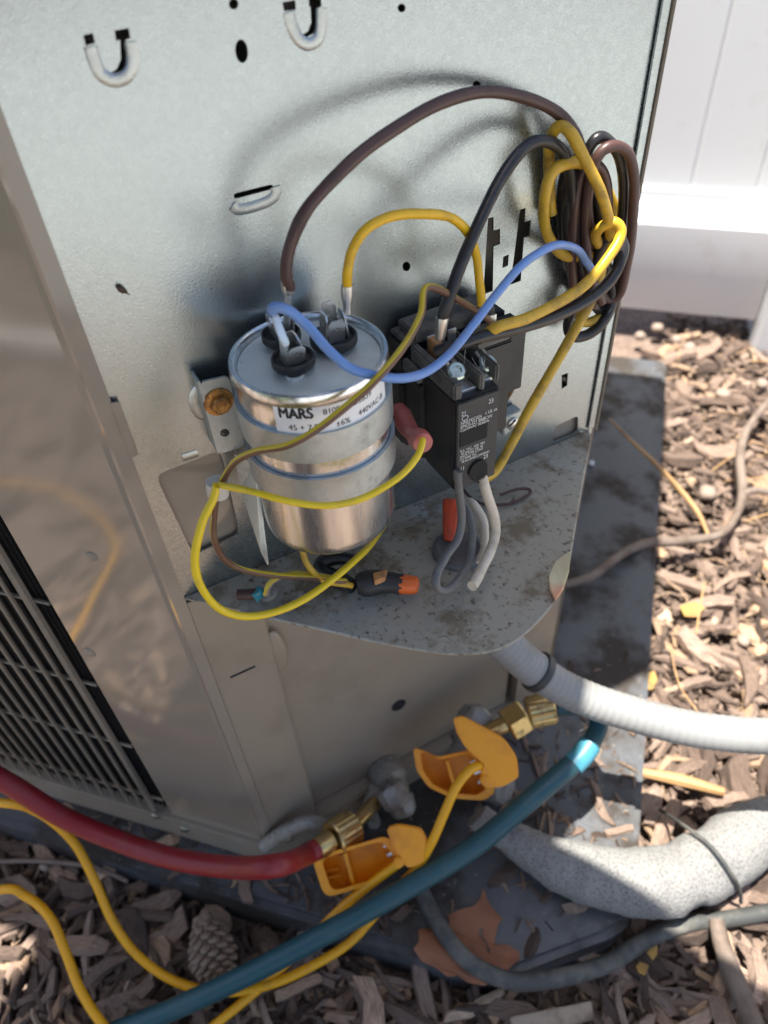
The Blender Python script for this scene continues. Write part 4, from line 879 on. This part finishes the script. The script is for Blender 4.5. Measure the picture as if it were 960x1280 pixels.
LOOPA = [(606, 955, .574), (588, 962, .562), (570, 984, .556), (556, 1015, .556), (540, 1052, .560), (520, 1086, .572), (495, 1112, .585), (465, 1148, .590), (437, 1178, .590), (400, 1202, .588), (345, 1228, .585), (285, 1240, .586), (222, 1228, .592), (172, 1194, .600), (140, 1150, .605), (118, 1100, .606), (90, 1050, .605), (45, 1014, .600), (-10, 1002, .60)]
LOOPB = [(-5, 1113, .60), (32, 1120, .60), (62, 1146, .595), (82, 1190, .588), (100, 1236, .578), (128, 1280, .568), (180, 1340, .555)]
LOOPM = [(-.60, .15, .06), (-.80, .06, .03), (-.87, -.08, .02), (-.84, -.16, .02), (-.792, -.182, .02), (-.743, -.190, .02), (-.687, -.187, .02), (-.627, -.164, .02), (-.578, -.136, .02), (-.548, -.10, .02), (-.53, -.02, .025), (-.50, .07, .035)]
tag(tube('probe_cable', path(LOOPA) + LOOPM + path(LOOPB), 11.5 * .59 / F / 2, M['cord'], None, 12, 8), 'yellow cord sweeping from the spread clamp past the pine cone in a loop', 'cord')
cord('yellow cord running from the lying clamp down under the blue hose', [(516, 1066, .566), (500, 1078, .570), (470, 1100, .575), (430, 1132, .583), (390, 1172, .590), (350, 1212, .590), (315, 1243, .584), (265, 1284, .576), (200, 1340, .565)])
# insulated line set, cable, ground wire
fp = [gr(596, 1020, .085), gr(630, 1042, .080),  gr(660, 1060, .075), gr(700, 1080, .072), gr(752, 1097, .068), gr(810, 1103, .062), gr(860, 1092, .056), gr(910, 1066, .050), gr(962, 1038, .046), (0.29, .375, .04), (.40, .45, .035), (.75, .60, .03)]
tag(tube('line_insulation', fp, [.011, .0115, .016, .021, .024, .0255, .026, .026, .026, .026, .026, .026], M['foam'], None, 40, 14, wob=.0006), 'thick grey foam insulated refrigerant line lying on the mulch', 'pipe')
from mathutils import noise as mnoise
fo = bpy.data.objects['line_insulation']
for v in fo.data.vertices:
    q = mnoise.noise(v.co * 38) * .0022 + mnoise.noise(v.co * 170) * .0011; v.co += v.normal * q
tag(tube('ground_wire', [gr(825, 1012, .03), gr(858, 1034, .075), gr(890, 1060, .087), gr(914, 1092, .080), gr(925, 1114, .055), gr(926, 1128, .03)], .0016, M['cable'], None, 8, 8), 'thin grey wire looped over the foam insulated line', 'wire')
tag(tube('grey_cable', [gr(520, 1095, PADZ + .02), gr(532, 1125, PADZ + .012), gr(556, 1168, PADZ + .012), gr(590, 1205, PADZ + .010), gr(640, 1226, PADZ + .004), gr(700, 1222, PADZ - .002), gr(760, 1204, .035), gr(812, 1172, .026), gr(860, 1154, .024), gr(905, 1149, .02), gr(950, 1142, .018), gr(1010, 1130, .015)], .0066, M['cable'], None, 14, 8), 'grey cable lying over the dry leaf and along the pad edge', 'cable')

# ================================================================== SMALL THINGS ON THE GROUND
def leaf_mesh(px_pts, fn, z, curl, m, name, label):
    pts = [np.array(fn(x, y, z)) for x, y in px_pts]; c = np.mean(pts, 0)
    bm = bmesh.new(); vs = [bm.verts.new(p) for p in pts]
    for t in tessellate_polygon([[Vector(p) for p in pts]]): bm.faces.new([vs[i] for i in t])
    bmesh.ops.subdivide_edges(bm, edges=bm.edges, cuts=2, use_grid_fill=True)
    for v in bm.verts:
        d = Vector(v.co) - Vector(c); v.co.z += curl * (d.x ** 2 + d.y ** 2) / .002 + .0012 * math.sin(v.co.x * 160) + .0012 * math.sin(v.co.y * 190)
    r = bmesh.ops.extrude_face_region(bm, geom=bm.faces[:])
    for e in r['geom']:
        if isinstance(e, bmesh.types.BMVert): e.co.z += .0005
    return tag(link(name, bmme(name, bm), m, None, True, 60), label, 'leaf')
leaf_mesh([(604, 1111), (612, 1130), (619, 1140), (628, 1150), (622, 1158), (618, 1180), (634, 1181), (648, 1190), (650, 1200), (640, 1208), (628, 1222), (606, 1232), (585, 1228), (572, 1220), (560, 1222), (545, 1210), (527, 1202), (517, 1188), (524, 1178), (523, 1163), (540, 1159), (556, 1162), (562, 1152), (560, 1144), (574, 1139), (592, 1134), (600, 1124)], gr, PADZ + .003, .0022, M['leaf'], 'maple_leaf', 'dry reddish brown maple leaf on the pad edge under the grey cable')
leaf_mesh([(812, 840), (818, 838), (822, 848), (816, 862), (808, 862), (806, 852)], gr, .02, .0, M['bread'], 'yellow_leaf', 'small yellow leaf scrap on the mulch by the pad edge')
leaf_mesh([(850, 758), (868, 752), (880, 760), (872, 770), (856, 770)], gr, .022, .0, M['bread'], 'yellow_leaf', 'yellow leaf fragment among the sunlit mulch chips')
leaf_mesh([(795, 1208), (812, 1186), (822, 1178), (821, 1194), (812, 1206), (806, 1220), (798, 1216)], gr, .02, .0, M['bread'], 'tan_leaf', 'ragged tan leaf scrap beside the grey cable')
tag(prism('petal', [tr(686, 722, .003), tr(694, 703, .005), tr(713, 690, .012), tr(711, 716, .008), tr(704, 738, .003), tr(694, 752, .002), tr(687, 738, .002)], (0, 0, .0016), M['pale_chip'], None, .0004), 'cream and orange petal resting on the edge of the tray', 'petal')
tag(tube('twig', [gr(706, 731, PADZ + .03), gr(740, 720, PADZ + .03), gr(775, 694, PADZ + .02), gr(806, 680, .05), gr(850, 676, .045), gr(900, 668, .04), gr(922, 640, .04), gr(928, 612, .045), gr(925, 570, .05), gr(935, 535, .05), gr(962, 500, .05)], [.004, .005, .005, .006, .006, .005, .005, .006, .006, .005, .005], M['twig'], None, 10, 6), 'long grey twig running from the pad across the mulch', 'twig')
tag(tube('twig', [gr(926, 618, .045), gr(945, 613, .045), gr(975, 618, .04)], .0045, M['twig'], None, 8, 5), 'short grey side twig on the mulch bed edge', 'twig')
tag(tube('twig', [gr(-20, 1078, .02), gr(40, 1076, .022), gr(95, 1080, .024), (gr(130, 1088, .022)), gr(160, 1102, .015)], .0022, M['twig'], None, 8, 5), 'thin brown stem lying between the yellow cords', 'twig')
tag(tube('twig', [gr(895, 1150, .03), gr(905, 1190, .028), gr(925, 1240, .028), gr(945, 1290, .03)], [.006, .007, .008, .008], M['twig'], None, 9, 5), 'brown stick pointing away from the foam line', 'twig')
tag(tube('straw', [gr(762, 524, PADZ + .03), gr(790, 552, PADZ + .035), gr(820, 580, .07), gr(850, 612, .04), gr(872, 640, .03), gr(885, 668, .02)], [.0012, .002, .003, .0035, .003, .002], M['straw'], None, 7, 5), 'orange brown pine straw blade sticking out over the pad', 'straw')
for pts, lab in ((((800, 965, .02), (850, 975, .022), (905, 990, .02)), 'pale split stick on the mulch near the conduit'),):
    tag(tube('stick', [gr(*p) for p in pts], [.004, .006, .004], M['straw'], None, 7, 5), lab, 'stick')
for i in range(14):
    x, y = rng.uniform(.12, .34), rng.uniform(.45, 1.15); a = rng.uniform(0, 3.14); L = rng.uniform(.04, .1); d = np.array([math.cos(a), math.sin(a), 0]) * L / 2
    c = np.array([x, y, rng.uniform(.016, .028)]); s = rng.normal(0, .006, 3) * np.array([1, 1, .4])
    o = tube('pine_needle', [c - d, c + s, c + d], rng.uniform(.0007, .0013), M['straw'], ground, 5, 3)
tag(prism('wood_slat', [gr(636, 1274, .02), gr(738, 1254, .02), (gr(740, 1276, .02)), gr(690, 1290, .02), gr(640, 1290, .02)], (0, 0, .008), mat('pale_split_wood', (0.36, 0.29, 0.22), .8, noise=(60, (.2, .15, .11), .45, .6), bump=(120, .6, .002)), None, .001), 'pale weathered split wood chip beside the leaf', 'wood chip')
def pebble(px, py, r, m=M['stone']):
    c = np.array(gr(px, py, .016)); bm = bmesh.new(); bmesh.ops.create_icosphere(bm, subdivisions=2, radius=1); q = np.random.default_rng(int(px))
    s = q.uniform(.7, 1.2, 3)
    for v in bm.verts: v.co = Vector(c + np.array(v.co) * r * s * np.array([1, 1, .7]) * (1 + .1 * math.sin(v.co.x * 5 + px)))
    return bmme('pebble', bm)
for px, py, r, lab in ((884, 616, .012, 'pale pebble beside the long grey twig'), (800, 420, .012, 'pale pebble near the unit corner and fence gap'), (845, 425, .010, 'small pebble just below the fence rail'), (862, 434, .011, 'pebble on bare soil in front of the fence gap'), (822, 410, .011, 'pale pebble tucked under the fence edge'), (56, 1084, .005, 'tiny white pebble by the thin brown stem'), (952, 480, .012, 'pebble in front of the white fence post'), (905, 492, .010, 'pebble on sunlit chips before the fence post'), (930, 800, .008, 'small pebble on mulch above the conduit')):
    tag(link('pebble', pebble(px, py, r), M['stone'], None, True), lab, 'pebble', 'pale pebbles on the mulch')
cm = link('crumb', pebble(735, 604, .004), M['vinyl'], None, True); cm.location.z = PADZ
tag(cm, 'tiny white crumb on the pad by the tray edge', 'crumb')
# pine cone
pc = thing('pine_cone', 'open brown pine cone lying on the mulch below the pad', 'pine cone', gr(262, 1195, 0))
c0, c1 = np.array(gr(252, 1146, .042)), np.array(gr(276, 1226, .036)); axv = c1 - c0; Lc = np.linalg.norm(axv); axv /= Lc
a = np.cross(axv, ZZ); a /= np.linalg.norm(a); b = np.cross(a, axv)
tube('core', [c0, (c0 + c1) / 2, c1], [.008, .013, .006], M['cone'], pc, 10, 5)
bm = bmesh.new(); bmesh.ops.create_icosphere(bm, subdivisions=1, radius=1)
for v in bm.verts: v.co.y *= .62; v.co.z *= .34; v.co.x = v.co.x * 1.0 + .9
scale_me = bmme('scale', bm); scale_me.polygons.foreach_set('use_smooth', [True] * len(scale_me.polygons)); scale_me.materials.append(M['cone'])
for i in range(74):
    s = (i + .5) / 74; t = i * 2.39996; R = .0150 * (math.sin(math.pi * (s * .82 + .12)) ** .7)
    d = math.cos(t) * a + math.sin(t) * b; base = c0 + axv * Lc * s
    xa = d * .85 - axv * (-.55 + .2 * s); xa /= np.linalg.norm(xa); ya = np.cross(axv, d); za = np.cross(xa, ya)
    o = bpy.data.objects.new('scale', scale_me); COL.objects.link(o); o.parent = pc; o.matrix_parent_inverse = wmat(pc).inverted()
    k = R * .62
    m4 = Matrix(((xa[0] * k, ya[0] * k, za[0] * k, base[0] + d[0] * R * .35), (xa[1] * k, ya[1] * k, za[1] * k, base[1] + d[1] * R * .35), (xa[2] * k, ya[2] * k, za[2] * k, base[2] + d[2] * R * .35), (0, 0, 0, 1)))
    o.matrix_basis = m4
# little insect on the plate
ins = thing('insect', 'tiny brown insect clinging to the galvanised plate', 'insect', pl(152, 362, 0))
q = np.array(pl(152, 362, .0012)); q2 = np.array(pl(159, 366, .0012)); q3 = np.array(pl(146, 359, .0012))
tube('body', [q3, q, q2], [.0004, .0011, .0013, .0010, .0004], M['insect'], ins, 8, 4)
for dx, dy in ((146, 354), (150, 355), (153, 368), (162, 369)): tube('leg', [q, pl(dx, dy, .0006)], .00018, M['insect'], ins, 4, 2)

# ================================================================== THE PHOTOGRAPHER (whose shadow falls over the open corner)
def skin_body():
    J = {}; E_ = []
    def j(k, co, r, par=None):
        J[k] = (co, r)
        if par: E_.append((par, k))
    j('hip', (-.30, -.55, .78), .155); j('waist', (-.30, -.38, .89), .150, 'hip'); j('chest', (-.310, -.14, .99), .195, 'waist'); j('neckb', (-.298, .02, 1.06), .105, 'chest')
    j('neck', (-.300, .10, 1.10), .060, 'neckb'); j('skull', (-.302, .165, 1.135), .085, 'neck'); j('face', (-.302, .225, 1.125), .078, 'skull'); j('chin', (-.302, .250, 1.075), .045, 'face')
    for s_, n in ((-1, 'l'), (1, 'r')):
        hx = -.30 + s_ * .11
        j('hj' + n, (hx, -.57, .74), .110, 'hip'); j('kn' + n, (hx + s_ * .05, -.40, .43), .072, 'hj' + n); j('an' + n, (hx + s_ * .05, -.60, .10), .045, 'kn' + n); j('to' + n, (hx + s_ * .06, -.46, .050), .042, 'an' + n)
    j('shl', (-.49, .065, 1.03), .098, 'neckb'); j('ell', (-.665, .035, .970), .068, 'shl'); j('wrl', (-.60, .28, .978), .036, 'ell'); j('hal', (-.585, .345, .962), .034, 'wrl')
    j('shr', (-.125, .070, 1.03), .092, 'neckb'); j('elr', (.165, .030, .940), .066, 'shr'); j('wrr', (.085, -.03, .765), .034, 'elr'); j('har', (.060, -.075, .715), .032, 'wrr')
    ks = list(J); me = bpy.data.meshes.new('body'); me.from_pydata([J[k][0] for k in ks], [(ks.index(a), ks.index(b)) for a, b in E_], [])
    o = bpy.data.objects.new('body', me); COL.objects.link(o)
    sk = o.modifiers.new('skin', 'SKIN'); sk.use_smooth_shade = True
    for i, k in enumerate(ks): me.skin_vertices[0].data[i].radius = (J[k][1],) * 2
    me.skin_vertices[0].data[0].use_root = True
    sd = o.modifiers.new('sub', 'SUBSURF'); sd.levels = 2; sd.render_levels = 2
    dg = bpy.context.evaluated_depsgraph_get(); out = bpy.data.meshes.new_from_object(o.evaluated_get(dg)); bpy.data.objects.remove(o)
    return out
M['shirt'] = mat('navy_shirt', (0.03, 0.04, 0.07), .85, bump=(40, .4, .01)); M['trousers'] = mat('grey_trousers', (0.06, 0.058, 0.055), .85)
M['skin'] = mat('skin', (0.42, 0.24, 0.17), .5); M['straw_shade_hat'] = mat('straw_shade_hat', (0.42, 0.33, 0.2), .8, bump=(200, .5, .002)); M['boot'] = mat('boot', (0.05, 0.03, 0.02), .6)
person = thing('person', 'person in navy shirt and an added wide straw shade hat bending over the unit with a phone', 'person', (-.30, -.5, 0))
bme = skin_body(); body_o = link('body', bme, M['shirt'], person, True)
for k in ('trousers', 'skin', 'boot'): bme.materials.append(M[k])
for p_ in bme.polygons:
    c = p_.center
    if c.z < .11: p_.material_index = 3
    elif c.z < .80 and c.y < -.3: p_.material_index = 1
    elif (c.y > .09 and abs(c.x + .302) < .14 and c.z > 1.0) or (c.x < -.55 and c.y > .2) or (c.x > .03 and c.z < .80): p_.material_index = 2
# fingers: the left hand spread on the top cover, the right hand closed round the phone
for i, (dx, L) in enumerate(((-.030, .060), (-.012, .072), (.006, .075), (.024, .066))):
    b_ = np.array((-.583 + dx, .362, .960)); tube('finger', [b_, b_ + (dx * .15, L * .5, -.006), b_ + (dx * .2, L, -.021)], [.0095, .0088, .0072], M['skin'], body_o, 8, 4)
tube('finger', [(-.556, .335, .962), (-.528, .352, .955), (-.515, .378, .942)], [.011, .010, .008], M['skin'], body_o, 8, 4)
fwd = ROT @ np.array([0, 0, -1.0]); rgt = ROT @ np.array([1.0, 0, 0]); upc = ROT @ np.array([0, 1.0, 0])
pc_ = CPOS - fwd * .010 - upc * .045 + rgt * .018                 # the phone: its lens is the camera's own place
for i, h_ in enumerate((.010, -.010, -.030, -.050)):
    b_ = pc_ + rgt * .052 - fwd * .012 + upc * h_
    tube('finger', [np.array((.062, -.078, .715)) * .35 + b_ * .65, b_, b_ + fwd * .016 - rgt * .006, b_ + fwd * .009 - rgt * .020 - fwd * .0], [.0095, .009, .008, .007], M['skin'], body_o, 8, 4)
tube('finger', [np.array((.060, -.078, .712)), pc_ + rgt * .046 - fwd * .026 - upc * .030, pc_ + rgt * .020 - fwd * .018 - upc * .020], [.012, .010, .008], M['skin'], body_o, 8, 4)
hat = lathe('hat', [(.0, .105), (.055, .100), (.082, .080), (.090, .040), (.095, .008), (.150, -.004), (.205, -.018), (.204, -.021), (.150, -.008), (.093, .003), (.086, .040), (.078, .076), (.052, .095), (0, .100)], (-.297, .213, 1.175), (0, .06, 1), M['straw_shade_hat'], person, 40, True, 60)  # added hat, its brim sized and placed to shade the tray
for sx in (-1, 1):
    e_ = np.array((-.302 + sx * .030, .292, 1.128)); lathe('eye', [(0, 0), (.009, 0), (.011, .004), (.008, .009), (0, .011)], e_ - np.array((0, .008, 0)), (0, 1, -.1), M['label'], body_o, 12)
    lathe('ear', [(0, 0), (.012, .001), (.022, .006), (.018, .010), (0, .008)], (-.302 + sx * .078, .185, 1.118), (sx, -.3, 0), M['skin'], body_o, 12)
tube('nose', [(-.302, .295, 1.128), (-.302, .312, 1.104), (-.302, .300, 1.096)], [.007, .013, .010], M['skin'], body_o, 8, 4)
tube('mouth', [(-.322, .288, 1.070), (-.302, .294, 1.068), (-.282, .288, 1.070)], .004, M['pink'], body_o, 6, 4)
SH = Vector((.020, .032, 0))
for o in list(person.children): o.location = o.location + SH
ph = [pc_ + rgt * a_ * .0375 + upc * b_ * .075 for a_, b_ in ((-1, -1), (1, -1), (1, 1), (-1, 1))]
tag(prism('phone', ph, fwd * .006, M['black_plastic'], None, .002), 'black phone held in the right hand of the person', 'phone')
